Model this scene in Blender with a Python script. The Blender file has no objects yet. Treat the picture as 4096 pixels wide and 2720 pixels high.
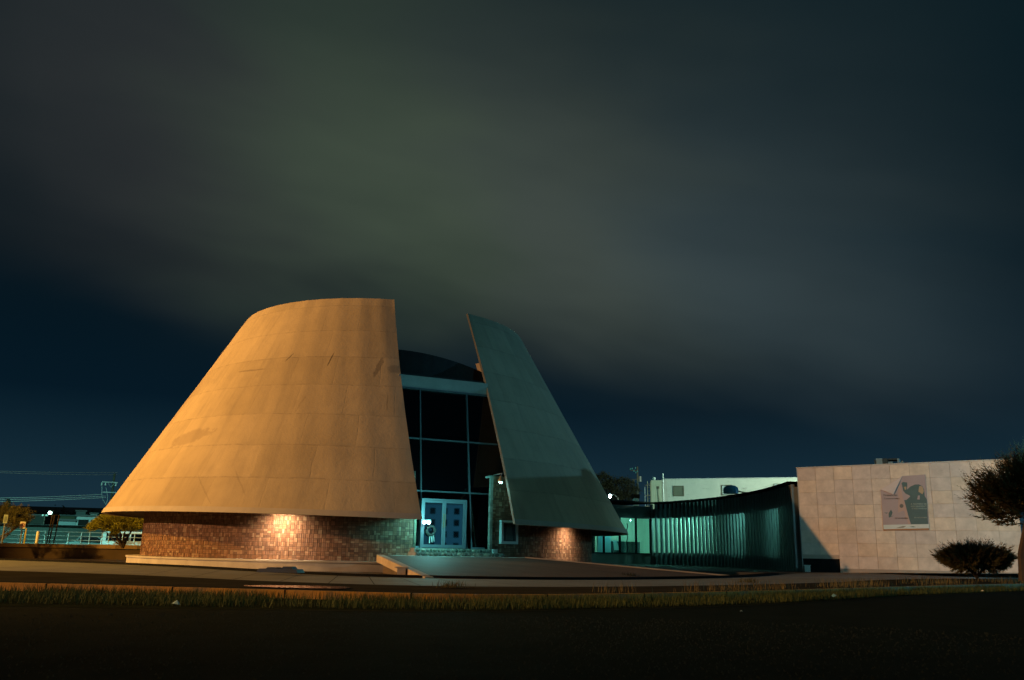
import bpy, bmesh, math, random
from mathutils import Vector, Matrix
random.seed(7)
S = bpy.context.scene
COL = S.collection
# ---------------------------------------------------------------- camera
F = 3408.0; PIT = math.atan(.2497); ROLL = .019; H = 1.0      # focal length in pixels of the 4096 wide photo
cp, sp = math.cos(PIT), math.sin(PIT)
R0 = Vector((1, 0, 0)); U0 = Vector((0, -sp, cp)); FW = Vector((0, cp, sp))
RT = R0*math.cos(ROLL) + U0*math.sin(ROLL); UP = -R0*math.sin(ROLL) + U0*math.cos(ROLL)
cd = bpy.data.cameras.new('camera'); cam = bpy.data.objects.new('camera', cd); COL.objects.link(cam)
cd.sensor_width = 36; cd.lens = 36*F/4096; cd.clip_end = 3000; cd.clip_start = .05
m = Matrix((RT, UP, -FW)).transposed().to_4x4(); m.translation = Vector((0, 0, H)); cam.matrix_world = m
S.camera = cam
EYE = Vector((0, 0, H))
def ray(px, py): return (RT*(px-2048) + UP*(1360-py) + FW*F).normalized()
def G(px, py, z):                 # where the sight line of a photo pixel meets height z
    d = ray(px, py); t = (z-H)/d.z; return EYE + d*t
def PD(px, py, dist):             # ... or a horizontal distance
    d = ray(px, py); return EYE + d*(dist/math.hypot(d.x, d.y))
def hit(px, py, P0, N):
    d = ray(px, py); return EYE + d*((P0-EYE).dot(N)/d.dot(N))
S.render.resolution_x = 1024; S.render.resolution_y = 680
S.view_settings.view_transform = 'Standard'; S.view_settings.look = 'None'
S.view_settings.exposure = 0; S.view_settings.gamma = 1; S.view_settings.use_curve_mapping = False
S.cycles.use_denoising = True; S.cycles.max_bounces = 6; S.cycles.sample_clamp_indirect = 3
S.cycles.transparent_max_bounces = 12
# ---------------------------------------------------------------- world: night sky with a long drifting cloud
W = bpy.data.worlds.new('World'); S.world = W; W.use_nodes = True
nt = W.node_tree; nt.nodes.clear(); N = nt.nodes.new; L = nt.links.new
def mth(nt, op, a, b=None, c=None, clamp=False):
    n = nt.nodes.new('ShaderNodeMath'); n.operation = op; n.use_clamp = clamp
    for i, v in enumerate((a, b, c)):
        if v is None: continue
        if isinstance(v, (int, float)): n.inputs[i].default_value = v
        else: nt.links.new(v, n.inputs[i])
    return n.outputs[0]
def ramp(nt, fac, stops, interp='EASE'):
    n = nt.nodes.new('ShaderNodeValToRGB'); cr = n.color_ramp; cr.interpolation = interp
    while len(cr.elements) < len(stops): cr.elements.new(.5)
    for e, (p_, c) in zip(cr.elements, stops): e.position = p_; e.color = (*c, 1) if len(c) == 3 else c
    nt.links.new(fac, n.inputs[0]); return n.outputs[0]
def dotn(nt, vec, v):
    n = nt.nodes.new('ShaderNodeVectorMath'); n.operation = 'DOT_PRODUCT'; nt.links.new(vec, n.inputs[0]); n.inputs[1].default_value = v
    return n.outputs['Value']
def mixc(nt, f, a, b):
    n = nt.nodes.new('ShaderNodeMix'); n.data_type = 'RGBA'
    for i, v in ((0, f), (6, a), (7, b)):
        if isinstance(v, (int, float)): n.inputs[i].default_value = v
        elif isinstance(v, tuple): n.inputs[i].default_value = (*v, 1)
        else: nt.links.new(v, n.inputs[i])
    return n.outputs[2]
tc = N('ShaderNodeTexCoord'); dirv = tc.outputs['Generated']
d1 = ray(0, 1010); d2 = ray(3200, 1640); bn = d1.cross(d2).normalized()
if bn.z < 0: bn = -bn
al = (d2-d1).normalized(); ac = bn.cross(al)
# coordinates along / across the cloud, stretched for its drift
cx_ = N('ShaderNodeCombineXYZ')
L(mth(nt, 'MULTIPLY', dotn(nt, dirv, al), 1.1), cx_.inputs[0]); L(mth(nt, 'MULTIPLY', dotn(nt, dirv, bn), 3.2), cx_.inputs[1]); L(mth(nt, 'MULTIPLY', dotn(nt, dirv, ac), .8), cx_.inputs[2])
def noise(nt, vec, scale, detail=3, rough=.5, dist=0):
    n = nt.nodes.new('ShaderNodeTexNoise'); n.inputs['Scale'].default_value = scale; n.inputs['Detail'].default_value = detail
    n.inputs['Roughness'].default_value = rough; n.inputs['Distortion'].default_value = dist
    if vec: nt.links.new(vec, n.inputs['Vector'])
    return n.outputs[0]
n1 = noise(nt, cx_.outputs[0], 2.2, 3, .45, .3); n2 = noise(nt, cx_.outputs[0], 6, 2, .5, .2)
hx = dotn(nt, dirv, RT)           # east-west
bulge = ramp(nt, mth(nt, 'ADD', hx, 1.0), [(.50, (0, 0, 0)), (.70, (1, 1, 1)), (.82, (.5, .5, .5)), (.98, (0, 0, 0))])
s_ = mth(nt, 'ADD', mth(nt, 'ADD', dotn(nt, dirv, bn), mth(nt, 'MULTIPLY', bulge, .035)), mth(nt, 'MULTIPLY', mth(nt, 'SUBTRACT', n1, .5), .10))
s_ = mth(nt, 'ADD', s_, mth(nt, 'MULTIPLY', mth(nt, 'SUBTRACT', n2, .5), .02))
edge_ = ramp(nt, mth(nt, 'ADD', mth(nt, 'MULTIPLY', s_, 2.0), .3), [(0, (0, 0, 0)), (.245, (0, 0, 0)), (.33, (.45, .45, .45)), (.44, (.85, .85, .85)), (.58, (1, 1, 1))], 'B_SPLINE')
d3 = ray(450, 400); d4 = ray(3300, 1330); rn = d3.cross(d4).normalized(); rn = rn if rn.z > 0 else -rn        # brightest ridge of the cloud
s2 = mth(nt, 'ADD', dotn(nt, dirv, rn), mth(nt, 'MULTIPLY', mth(nt, 'SUBTRACT', n1, .5), .16))
ridge = ramp(nt, mth(nt, 'ADD', s2, .5), [(.10, (.35, .35, .35)), (.32, (.62, .62, .62)), (.47, (1, 1, 1)), (.60, (.74, .74, .74)), (.74, (.22, .22, .22)), (.92, (.06, .06, .06))], 'B_SPLINE')
prof = mth(nt, 'MULTIPLY', edge_, ridge)
side = ramp(nt, mth(nt, 'ADD', mth(nt, 'MULTIPLY', hx, .85), .5), [(0, (.25, .25, .25)), (.10, (.42, .42, .42)), (.40, (1.08, 1.08, 1.08)), (.66, (1, 1, 1)), (.84, (.78, .78, .78)), (.97, (.12, .12, .12)), (1, (.05, .05, .05))], 'B_SPLINE')
amt = mth(nt, 'MULTIPLY', prof, side)
amt = mth(nt, 'MULTIPLY', amt, mth(nt, 'ADD', mth(nt, 'ADD', mth(nt, 'MULTIPLY', n2, .30), .70), mth(nt, 'MULTIPLY', n1, .30)))
sepd = N('ShaderNodeSeparateXYZ'); L(dirv, sepd.inputs[0])
base = ramp(nt, sepd.outputs[2], [(0, (.0115, .032, .046)), (.06, (.0082, .0265, .042)), (.16, (.0018, .0095, .018)), (.3, (.0009, .0062, .0105)), (.6, (.003, .011, .015)), (1, (.003, .008, .011))], 'LINEAR')
ccol = ramp(nt, mth(nt, 'ADD', mth(nt, 'ADD', mth(nt, 'MULTIPLY', hx, .80), .36), mth(nt, 'MULTIPLY', n1, .28)), [(0, (.034, .036, .036)), (.15, (.040, .042, .042)), (.38, (.058, .080, .056)), (.55, (.056, .072, .062)), (.75, (.040, .060, .066)), (1, (.02, .045, .062))])
glow = mth(nt, 'MULTIPLY', amt, 1.0)
sky = mixc(nt, glow, base, ccol)
bg = N('ShaderNodeBackground'); bg.inputs[1].default_value = 1.0; L(sky, bg.inputs[0])
wo = N('ShaderNodeOutputWorld'); L(bg.outputs[0], wo.inputs[0])
# ---------------------------------------------------------------- lamps
def lamp(name, loc, power, color, radius=.15, kind='POINT', aim=None, cone=None, blend=.5):
    l = bpy.data.lights.new(name, kind); l.energy = power; l.color = color
    if kind in ('POINT', 'SPOT'): l.shadow_soft_size = radius
    if kind == 'SPOT': l.spot_size = math.radians(cone); l.spot_blend = blend
    o = bpy.data.objects.new(name, l); COL.objects.link(o); o.location = loc
    if aim is not None: o.rotation_euler = (Vector(aim)-Vector(loc)).to_track_quat('-Z', 'Y').to_euler()
    return o
SOD = (1, .50, .13); TEAL = (.16, 1, .82); WARM = (1, .72, .42)
C = Vector((-7.50, 49.43, 0))
lamp('sodium_street_light', (-37, 34, 11.5), 29500, (1, .49, .065), .35, 'SPOT', (-12, 42, 4), 112, .35)                          # just left of the frame: cone, pavement and sandstone block
lamp('far_flood_light', (-133, -19.5, 31), 560000, (1, .53, .24), .8, 'SPOT', (13, 42, 3), 24, .5)      # distant, from the left
lamp('mercury_yard_light', (118, 62, 13), 82000, (.16, .60, .95), .4, 'SPOT', (0, 44, 8), 26, .5)  # far right, washes the right shell
lamp('teal_fill_spot', (24.5, 29.5, 7), 2900, (.30, .80, .95), .25, 'SPOT', (15.5, 50, 1.5), 66, .6)   # added teal fill, unseen right of the frame, on block and curved wall end
lamp('teal_fill_light', (30, 8, 11), 4200, (.18, .80, .9), .3)                    # added weak teal fill, unseen right of the frame, for block and curved wall
lamp('mercury_left_light', (-39.5, 60.5, 7), 22000, (.30, 1, .85), .2, 'SPOT', (-24, 66.5, 1), 84, .5)
lamp('mercury_hill_light', (-62, 50, 17), 95000, (.30, 1, .85), .3, 'SPOT', (-42, 98, 3), 62, .5)                      # lights the street on the left
lamp('mercury_back_light', (44, 62, 10), 66000, (.66, 1, .80), .3, 'SPOT', (20, 82, 5), 62, .3)                    # lights the white building behind
lamp('kerb_fill_light', (-7, -7, 9.5), 3000, (1, .50, .13), .3, 'SPOT', (-7, -6.99, 0), 152, .12)   # added orange fill for kerb and ground, unseen behind the camera
# ---------------------------------------------------------------- helpers
BASE = {}
def tag(o, label=None, cat=None, group=None, kind=None):
    for k, v in (('label', label), ('category', cat), ('group', group), ('kind', kind)):
        if v: o[k] = v
    return o
def thing(name, label, cat, loc, group=None):
    o = bpy.data.objects.new(name, None); COL.objects.link(o); o.location = loc; o.empty_display_size = .2
    BASE[o.name] = Vector(loc); tag(o, label, cat, group); return o
class MB:
    def __init__(s): s.v = []; s.f = []; s.uv = {}; s.col = []; s.mi = []
    def poly(s, pts, uv=None, c=None, mi=0):
        i = len(s.v); s.v += [Vector(p) for p in pts]; s.f.append(tuple(range(i, i+len(pts))))
        if uv: s.uv[len(s.f)-1] = uv
        s.col.append(c); s.mi.append(mi); return s
    def obox(s, o, a, b, c, col=None, mi=0):       # o corner, three edge vectors
        o, a, b, c = map(Vector, (o, a, b, c))
        if a.cross(b).dot(c) < 0: a, b = b, a
        p = [o, o+a, o+a+b, o+b, o+c, o+a+c, o+a+b+c, o+b+c]
        for q in ((0, 3, 2, 1), (4, 5, 6, 7), (0, 1, 5, 4), (1, 2, 6, 5), (2, 3, 7, 6), (3, 0, 4, 7)): s.poly([p[k] for k in q], c=col, mi=mi)
        return s
    def box(s, x0, x1, y0, y1, z0, z1): return s.obox((x0, y0, z0), (x1-x0, 0, 0), (0, y1-y0, 0), (0, 0, z1-z0))
    def prism(s, pts, z0, z1):                     # pts ccw plan, z0/z1 number or list
        n = len(pts); a = z0 if isinstance(z0, (list, tuple)) else [z0]*n; b = z1 if isinstance(z1, (list, tuple)) else [z1]*n
        s.poly([(p[0], p[1], b[i]) for i, p in enumerate(pts)]); s.poly([(p[0], p[1], a[i]) for i, p in enumerate(pts)][::-1])
        for i in range(n):
            j = (i+1) % n; s.poly([(pts[i][0], pts[i][1], a[i]), (pts[j][0], pts[j][1], a[j]), (pts[j][0], pts[j][1], b[j]), (pts[i][0], pts[i][1], b[i])])
        return s
    def tube(s, path, r, n=6, cap=True):
        path = [Vector(p) for p in path]; k = len(path); rs = r if isinstance(r, (list, tuple)) else [r]*k; rings = []
        for i, p in enumerate(path):
            t = (path[min(i+1, k-1)]-path[max(i-1, 0)]).normalized()
            u = t.cross(Vector((0, 0, 1)) if abs(t.z) < .9 else Vector((1, 0, 0))).normalized(); w = t.cross(u)
            rings.append([p+(u*math.cos(2*math.pi*j/n)+w*math.sin(2*math.pi*j/n))*rs[i] for j in range(n)])
        b = len(s.v)
        for rg in rings: s.v += rg
        for i in range(k-1):
            for j in range(n):
                s.f.append((b+i*n+j, b+(i+1)*n+j, b+(i+1)*n+(j+1) % n, b+i*n+(j+1) % n)); s.col.append(None); s.mi.append(0)
        if cap:
            s.f.append(tuple(b+j for j in range(n))); s.f.append(tuple(b+(k-1)*n+j for j in range(n))[::-1]); s.col += [None]*2; s.mi += [0]*2
        return s
    def lathe(s, c, prof, n=24, a0=0, a1=360):     # prof [(r,z)] about vertical through c
        c = Vector(c); full = abs(a1-a0) >= 360; m_ = n if full else n+1; b = len(s.v)
        for r, z in prof:
            for j in range(m_):
                a = math.radians(a0+(a1-a0)*j/n); s.v.append(c+Vector((r*math.cos(a), r*math.sin(a), z)))
        for i in range(len(prof)-1):
            for j in range(n):
                k = (j+1) % m_; s.f.append((b+i*m_+j, b+i*m_+k, b+(i+1)*m_+k, b+(i+1)*m_+j)); s.col.append(None); s.mi.append(0)
        return s
    def build(s, name, mat, parent=None, smooth=False, bevel=0, label=None):
        me = bpy.data.meshes.new(name); off = Vector((0, 0, 0))
        p = parent
        while p is not None:
            if p.name in BASE: off = BASE[p.name]; break
            p = p.parent
        me.from_pydata([tuple(v-off) for v in s.v], [], s.f)
        for mt in (mat if isinstance(mat, (list, tuple)) else [mat]): me.materials.append(mt)
        if s.uv:
            ul = me.uv_layers.new(name='UVMap')
            for fi, uvs in s.uv.items():
                for li, uv in zip(me.polygons[fi].loop_indices, uvs): ul.data[li].uv = uv
        if any(c is not None for c in s.col):
            at = me.color_attributes.new('tint', 'FLOAT_COLOR', 'CORNER')
            for fi, c in enumerate(s.col):
                c = c or (.5, .5, .5)
                for li in me.polygons[fi].loop_indices: at.data[li].color = (*c, 1)
        for i, pg in enumerate(me.polygons):
            pg.use_smooth = smooth
            if s.mi[i]: pg.material_index = s.mi[i]
        me.validate(); me.update()
        o = bpy.data.objects.new(name, me); COL.objects.link(o)
        if parent is not None: o.parent = parent
        if bevel:
            md = o.modifiers.new('bevel', 'BEVEL'); md.width = bevel; md.segments = 2; md.limit_method = 'ANGLE'
        if label: o['label'] = label
        return o
def mat(name, col, col2=None, scale=4, rough=.8, metal=0, bump=0, bscale=None, spec=.3, coord='Object', emit=None, estr=1, detail=5, stretch=None):
    mt = bpy.data.materials.new(name); mt.use_nodes = True; t = mt.node_tree; b = t.nodes['Principled BSDF']
    b.inputs['Roughness'].default_value = rough; b.inputs['Metallic'].default_value = metal; b.inputs['Specular IOR Level'].default_value = spec
    b.inputs['Base Color'].default_value = (*col, 1)
    co = t.nodes.new('ShaderNodeTexCoord').outputs[coord]
    if stretch:
        mp = t.nodes.new('ShaderNodeMapping'); mp.inputs['Scale'].default_value = stretch; t.links.new(co, mp.inputs[0]); co = mp.outputs[0]
    if col2:
        n = noise(t, co, scale, detail, .6); t.links.new(mixc(t, ramp(t, n, [(.3, (0, 0, 0)), (.7, (1, 1, 1))], 'LINEAR'), col, col2), b.inputs['Base Color'])
    if bump:
        n = noise(t, co, bscale or scale*4, 6, .65); bp = t.nodes.new('ShaderNodeBump'); bp.inputs['Strength'].default_value = bump; bp.inputs['Distance'].default_value = .03
        t.links.new(n, bp.inputs['Height']); t.links.new(bp.outputs[0], b.inputs['Normal'])
    if emit: b.inputs['Emission Color'].default_value = (*emit, 1); b.inputs['Emission Strength'].default_value = estr
    return mt
def glass(name, tint=(.8, 1, .95), refl=.1, dark=1.0):
    mt = bpy.data.materials.new(name); mt.use_nodes = True; t = mt.node_tree; t.nodes.clear()
    a = t.nodes.new('ShaderNodeBsdfTransparent'); a.inputs[0].default_value = (tint[0]*dark, tint[1]*dark, tint[2]*dark, 1)
    g = t.nodes.new('ShaderNodeBsdfGlossy'); g.inputs['Roughness'].default_value = .01
    mx = t.nodes.new('ShaderNodeMixShader'); fr = t.nodes.new('ShaderNodeLayerWeight'); fr.inputs[0].default_value = .5
    t.links.new(mth(t, 'ADD', mth(t, 'MULTIPLY', mth(t, 'POWER', fr.outputs['Facing'], 4), .6), refl, clamp=True), mx.inputs[0]); t.links.new(a.outputs[0], mx.inputs[1]); t.links.new(g.outputs[0], mx.inputs[2])
    o = t.nodes.new('ShaderNodeOutputMaterial'); t.links.new(mx.outputs[0], o.inputs[0]); return mt
def emis(name, col, st):
    mt = bpy.data.materials.new(name); mt.use_nodes = True; b = mt.node_tree.nodes['Principled BSDF']
    b.inputs['Emission Color'].default_value = (*col, 1); b.inputs['Emission Strength'].default_value = st; b.inputs['Base Color'].default_value = (.1, .1, .1, 1); return mt
# --- shell concrete: board lifts, slanted joints, patches, cracks (uv in metres: azimuth*10, slope length)
def concrete_shell_mat():
    mt = bpy.data.materials.new('shell_concrete'); mt.use_nodes = True; t = mt.node_tree; b = t.nodes['Principled BSDF']
    uvn = t.nodes.new('ShaderNodeUVMap').outputs[0]; ob = t.nodes.new('ShaderNodeTexCoord').outputs['Object']
    b.inputs['Roughness'].default_value = .9; b.inputs['Specular IOR Level'].default_value = .15
    sx = t.nodes.new('ShaderNodeSeparateXYZ'); t.links.new(uvn, sx.inputs[0]); u, v = sx.outputs[0], sx.outputs[1]
    wob = noise(t, ob, .8, 4, .6); wob2 = noise(t, ob, 3.5, 4, .6)
    big = noise(t, ob, .22, 4, .55); mid = noise(t, ob, 1.3, 6, .65); fine = noise(t, ob, 14, 6, .7)
    mp = t.nodes.new('ShaderNodeMapping'); mp.inputs['Scale'].default_value = (2.6, .28, 1); t.links.new(uvn, mp.inputs[0])
    streak = noise(t, mp.outputs[0], 1.0, 5, .6)
    base = mixc(t, ramp(t, big, [(.35, (0, 0, 0)), (.65, (1, 1, 1))], 'LINEAR'), (.42, .335, .225), (.52, .42, .285))
    base = mixc(t, mth(t, 'MULTIPLY', ramp(t, mid, [(.45, (0, 0, 0)), (.75, (1, 1, 1))], 'LINEAR'), .35), base, (.34, .275, .20))
    base = mixc(t, mth(t, 'MULTIPLY', ramp(t, streak, [(.5, (0, 0, 0)), (.75, (1, 1, 1))], 'LINEAR'), .38), base, (.28, .23, .175))
    base = mixc(t, mth(t, 'MULTIPLY', ramp(t, fine, [(.55, (0, 0, 0)), (.75, (1, 1, 1))], 'LINEAR'), .22), base, (.22, .19, .16))
    # horizontal lifts
    vw = mth(t, 'ADD', v, mth(t, 'MULTIPLY', mth(t, 'SUBTRACT', wob, .5), .14))
    lift = 1.72
    fr = mth(t, 'FRACT', mth(t, 'DIVIDE', vw, lift)); row = mth(t, 'FLOOR', mth(t, 'DIVIDE', vw, lift))
    dl = mth(t, 'MULTIPLY', mth(t, 'MINIMUM', fr, mth(t, 'SUBTRACT', 1, fr)), lift)
    hline = ramp(t, dl, [(0, (1, 1, 1)), (.022, (.75, .75, .75)), (.05, (0, 0, 0))], 'LINEAR')
    uu = mth(t, 'ADD', mth(t, 'ADD', u, mth(t, 'MULTIPLY', row, .77)), mth(t, 'MULTIPLY', mth(t, 'SUBTRACT', wob, .5), .2))
    fu = mth(t, 'FRACT', mth(t, 'DIVIDE', uu, 2.3)); cu = mth(t, 'FLOOR', mth(t, 'DIVIDE', uu, 2.3))
    du = mth(t, 'MULTIPLY', mth(t, 'MINIMUM', fu, mth(t, 'SUBTRACT', 1, fu)), 2.3)
    vline = ramp(t, du, [(0, (.7, .7, .7)), (.015, (.4, .4, .4)), (.035, (0, 0, 0))], 'LINEAR')
    broken = ramp(t, wob2, [(.42, (0, 0, 0)), (.6, (1, 1, 1))], 'LINEAR')
    seam = mth(t, 'MULTIPLY', mth(t, 'MAXIMUM', hline, mth(t, 'MULTIPLY', vline, .8)), mth(t, 'ADD', mth(t, 'MULTIPLY', broken, .75), .2))
    cc = t.nodes.new('ShaderNodeCombineXYZ'); t.links.new(row, cc.inputs[0]); t.links.new(cu, cc.inputs[1])
    wn = t.nodes.new('ShaderNodeTexWhiteNoise'); t.links.new(cc.outputs[0], wn.inputs[0])
    hs = t.nodes.new('ShaderNodeHueSaturation'); t.links.new(base, hs.inputs['Color']); t.links.new(mth(t, 'ADD', mth(t, 'MULTIPLY', wn.outputs[0], .16), .92), hs.inputs['Value'])
    base = mixc(t, mth(t, 'MULTIPLY', seam, .30), hs.outputs[0], (.12, .10, .085))
    # cracks and stains of their own
    for (cu_, cv_, ru, rv, sl, k, col) in STAINS:
        a = mth(t, 'SUBTRACT', u, cu_); bb = mth(t, 'SUBTRACT', v, cv_)
        a = mth(t, 'SUBTRACT', a, mth(t, 'MULTIPLY', bb, sl)); 
        a = mth(t, 'ADD', a, mth(t, 'MULTIPLY', mth(t, 'SUBTRACT', wob2, .5), ru*1.6+.05)); bb = mth(t, 'ADD', bb, mth(t, 'MULTIPLY', mth(t, 'SUBTRACT', wob2, .5), rv*.9))
        a = mth(t, 'POWER', mth(t, 'DIVIDE', mth(t, 'ABSOLUTE', a), ru), 2); bb = mth(t, 'POWER', mth(t, 'DIVIDE', mth(t, 'ABSOLUTE', bb), rv), 2)
        f = ramp(t, mth(t, 'ADD', a, bb), [(.55, (k, k, k)), (1, (0, 0, 0))], 'LINEAR'); base = mixc(t, f, base, col)
    t.links.new(base, b.inputs['Base Color'])
    h = mth(t, 'SUBTRACT', mth(t, 'ADD', mth(t, 'MULTIPLY', fine, .25), mth(t, 'MULTIPLY', wob2, .7)), mth(t, 'MULTIPLY', seam, .5))
    bp = t.nodes.new('ShaderNodeBump'); bp.inputs['Strength'].default_value = .35; bp.inputs['Distance'].default_value = .05; t.links.new(h, bp.inputs['Height']); t.links.new(bp.outputs[0], b.inputs['Normal'])
    return mt
def tint_mat(name, rough=.75, bump=.3, mul=1.0, nscale=9, spec=.3):
    mt = bpy.data.materials.new(name); mt.use_nodes = True; t = mt.node_tree; b = t.nodes['Principled BSDF']
    at = t.nodes.new('ShaderNodeAttribute'); at.attribute_name = 'tint'; ob = t.nodes.new('ShaderNodeTexCoord').outputs['Object']
    n = noise(t, ob, nscale, 6, .65); hs = t.nodes.new('ShaderNodeHueSaturation'); t.links.new(at.outputs[0], hs.inputs['Color'])
    t.links.new(mth(t, 'ADD', mth(t, 'MULTIPLY', n, .8*mul), .6*mul), hs.inputs['Value']); t.links.new(hs.outputs[0], b.inputs['Base Color'])
    b.inputs['Roughness'].default_value = rough; b.inputs['Specular IOR Level'].default_value = spec
    bp = t.nodes.new('ShaderNodeBump'); bp.inputs['Strength'].default_value = bump; bp.inputs['Distance'].default_value = .03; t.links.new(noise(t, ob, nscale*3, 6, .7), bp.inputs['Height']); t.links.new(bp.outputs[0], b.inputs['Normal'])
    return mt
M = {}
M['tile'] = tint_mat('stone_tiles', .9, .4, spec=.1)
M['slab'] = tint_mat('sandstone_slabs', .8, .15, nscale=2.2)
M['mortar'] = mat('mortar', (.06, .045, .04), (.1, .08, .07), 6, bump=.3)
M['plaster'] = mat('white_plaster', (.42, .43, .42), (.34, .35, .34), 2, bump=.25)
M['darkroof'] = mat('dark_roof_felt', (.045, .05, .05), (.03, .03, .035), 1.5, bump=.3)
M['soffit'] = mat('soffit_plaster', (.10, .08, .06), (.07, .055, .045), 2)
M['alu'] = mat('aluminium_frame', (.14, .17, .20), None, rough=.45, metal=.35)
M['blackglass'] = mat('dark_glass', (.002, .002, .003), None, rough=.06, spec=.5)
M['doorglass'] = mat('door_glass', (.002, .002, .003), None, rough=.02, spec=1.0)
M['doorglass'].node_tree.nodes['Principled BSDF'].inputs['IOR'].default_value = 1.75
M['plinth'] = mat('plinth_render', (.50, .47, .43), (.38, .35, .32), 1.5, bump=.15)
M['asphalt'] = mat('asphalt', (.005, .0095, .009), (.011, .017, .0155), 1.2, rough=.9, bump=.8, bscale=30, spec=.02)
M['earth'] = mat('earth', (.05, .045, .035), (.08, .065, .05), .5, bump=.5)
M['pave'] = mat('pavement_concrete', (.19, .20, .20), (.125, .13, .13), .7, rough=.7, bump=.35, bscale=12, stretch=(1, 1, 1))
M['stonecap'] = mat('planter_stone', (.20, .15, .10), (.11, .085, .06), 2, bump=.5)
M['brownwall'] = mat('brown_render', (.11, .075, .055), (.08, .055, .04), .8, bump=.3)
M['pinkpave'] = mat('pink_paving', (.36, .23, .20), (.28, .18, .16), .7)
M['black'] = mat('black_coping', (.010, .011, .011), (.016, .016, .016), 2, rough=.9, spec=0)
M['rail'] = mat('pale_rail_paint', (.55, .60, .56), None, rough=.5)
M['wood'] = mat('pole_wood', (.06, .05, .04), (.10, .085, .065), 3, bump=.4, stretch=(1, 1, .1))
M['steel'] = mat('galvanised_steel', (.35, .38, .37), (.28, .30, .3), 3, rough=.5, metal=.5)
M['bark'] = mat('bark', (.06, .042, .03), (.035, .025, .02), 6, bump=.8)
M['wire'] = mat('aluminium_wire', (.50, .54, .54), None, rough=.5)
# ================================================================= GROUND
def strip(name, a, b, m_, kind='structure', n=1, uv=False):
    mb = MB()
    for i in range(len(a)-1): mb.poly([a[i], a[i+1], b[i+1], b[i]])
    return tag(mb.build(name, m_), kind=kind)
tag(MB().poly([(-900, -300, -.05), (900, -300, -.05), (900, 1500, -.05), (-900, 1500, -.05)]).build('ground', M['earth']), kind='structure')
def smooth_line(pts, n):           # Catmull-Rom resample
    out = []; P = [Vector(p) for p in pts]; P = [P[0]*2-P[1]]+P+[P[-1]*2-P[-2]]
    for i in range(1, len(P)-2):
        for k in range(n):
            t = k/n; a, b, c, d = P[i-1:i+3]
            out.append(.5*((2*b)+(c-a)*t+(2*a-5*b+4*c-d)*t*t+(3*b-a-3*c+d)*t**3))
    out.append(P[-2]); return out
asph = smooth_line([(-60, 13, 0), (-25, 13.5, 0), (-8.3, 14.5, 0), (-4.3, 14.9, 0), (.1, 15.8, 0), (5.25, 19.2, 0), (11, 25, 0), (18.4, 31.5, 0), (40, 50, 0)], 8)
KT = .17
kerb = smooth_line([(-60, 19.4, KT), (-25, 19.3, KT), (-10.9, 18.9, KT), (-5.2, 18.1, KT), (.1, 17.9, KT), (6.1, 22.2, KT), (12.6, 28.2, KT), (20.1, 34.4, KT+.02), (44, 53, KT+.02)], 8)
back = smooth_line([(-60, 60, .17), (-25.5, 44.3, .17), (-15.4, 38, .17), (-6.93, 29.8, .17), (-2.33, 28.1, .17), (3.1, 29.8, .17), (9.7, 36.2, .2), (15.2, 42.5, .34), (25, 41.6, .5), (50, 60, .5)], 8)
# road: everything from behind the camera to the gutter
rd = MB()
for i in range(len(asph)-1):
    a, b = asph[i], asph[i+1]; rd.poly([(a.x*1.0, -40, 0), (b.x, -40, 0), tuple(b), tuple(a)])
rd.poly([(-200, -40, 0), (-60, -40, 0), (-60, 13, 0), (-200, 13, 0)]); rd.poly([(40, -40, 0), (200, -40, 0), (200, 50, 0), (40, 50, 0)])
tag(rd.build('road', M['asphalt']), kind='structure')
M['gutter'] = mat('gutter_dirt', (.014, .020, .013), (.03, .035, .02), 1.5, bump=.8, bscale=14, spec=0)
strip('gutter', [p+Vector((0, 0, .004)) for p in asph], [Vector((p.x, p.y, .02)) for p in kerb], M['gutter'])
def offset(line, d):
    out = []
    for i, p in enumerate(line):
        t = (line[min(i+1, len(line)-1)]-line[max(i-1, 0)]).normalized(); n = Vector((-t.y, t.x, 0)); out.append(p+n*d)
    return out
# kerb: real step, painted yellow-orange on its face, worn
def kerb_mat():
    mt = mat('kerb_paint', (.45, .22, .02), (.30, .17, .05), 1.6, rough=.7, bump=.5, bscale=10)
    t = mt.node_tree; b = t.nodes['Principled BSDF']; ob = t.nodes.new('ShaderNodeTexCoord').outputs['Object']
    src = b.inputs['Base Color'].links[0].from_socket
    n = noise(t, ob, 2.4, 6, .7); t.links.new(mixc(t, mth(t, 'MULTIPLY', ramp(t, n, [(.5, (0, 0, 0)), (.62, (1, 1, 1))], 'LINEAR'), .75), src, (.12, .10, .07)), b.inputs['Base Color'])
    return mt
M['kerb'] = kerb_mat()
kb = MB(); ko = offset(kerb, .16)
for i in range(len(kerb)-1):
    a, b, c, d = kerb[i], kerb[i+1], ko[i+1], ko[i]; up = Vector((0, 0, .012))
    a2, b2 = Vector((a.x, a.y, -.02)), Vector((b.x, b.y, -.02))
    kb.poly([a2, b2, b+up, a+up]); kb.poly([a+up, b+up, c+up, d+up]); kb.poly([c+up, Vector((c.x, c.y, 0)), Vector((d.x, d.y, 0)), d+up])
tag(kb.build('kerb', M['kerb']), kind='structure')
kj = MB(); acc = 0
for i in range(len(kerb)-1):
    acc += (kerb[i+1]-kerb[i]).length
    if acc > 2.4:
        acc = 0; a = kerb[i]; b = ko[i]; d_ = (kerb[i+1]-kerb[i]).normalized(); n_ = (b-a).normalized()
        kj.obox(Vector((a.x, a.y, -.01))-n_*.003, d_*.035, n_*.14, Vector((0, 0, KT+.025)))
tag(kj.build('kerb_joints', M['black']), kind='structure')
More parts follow.
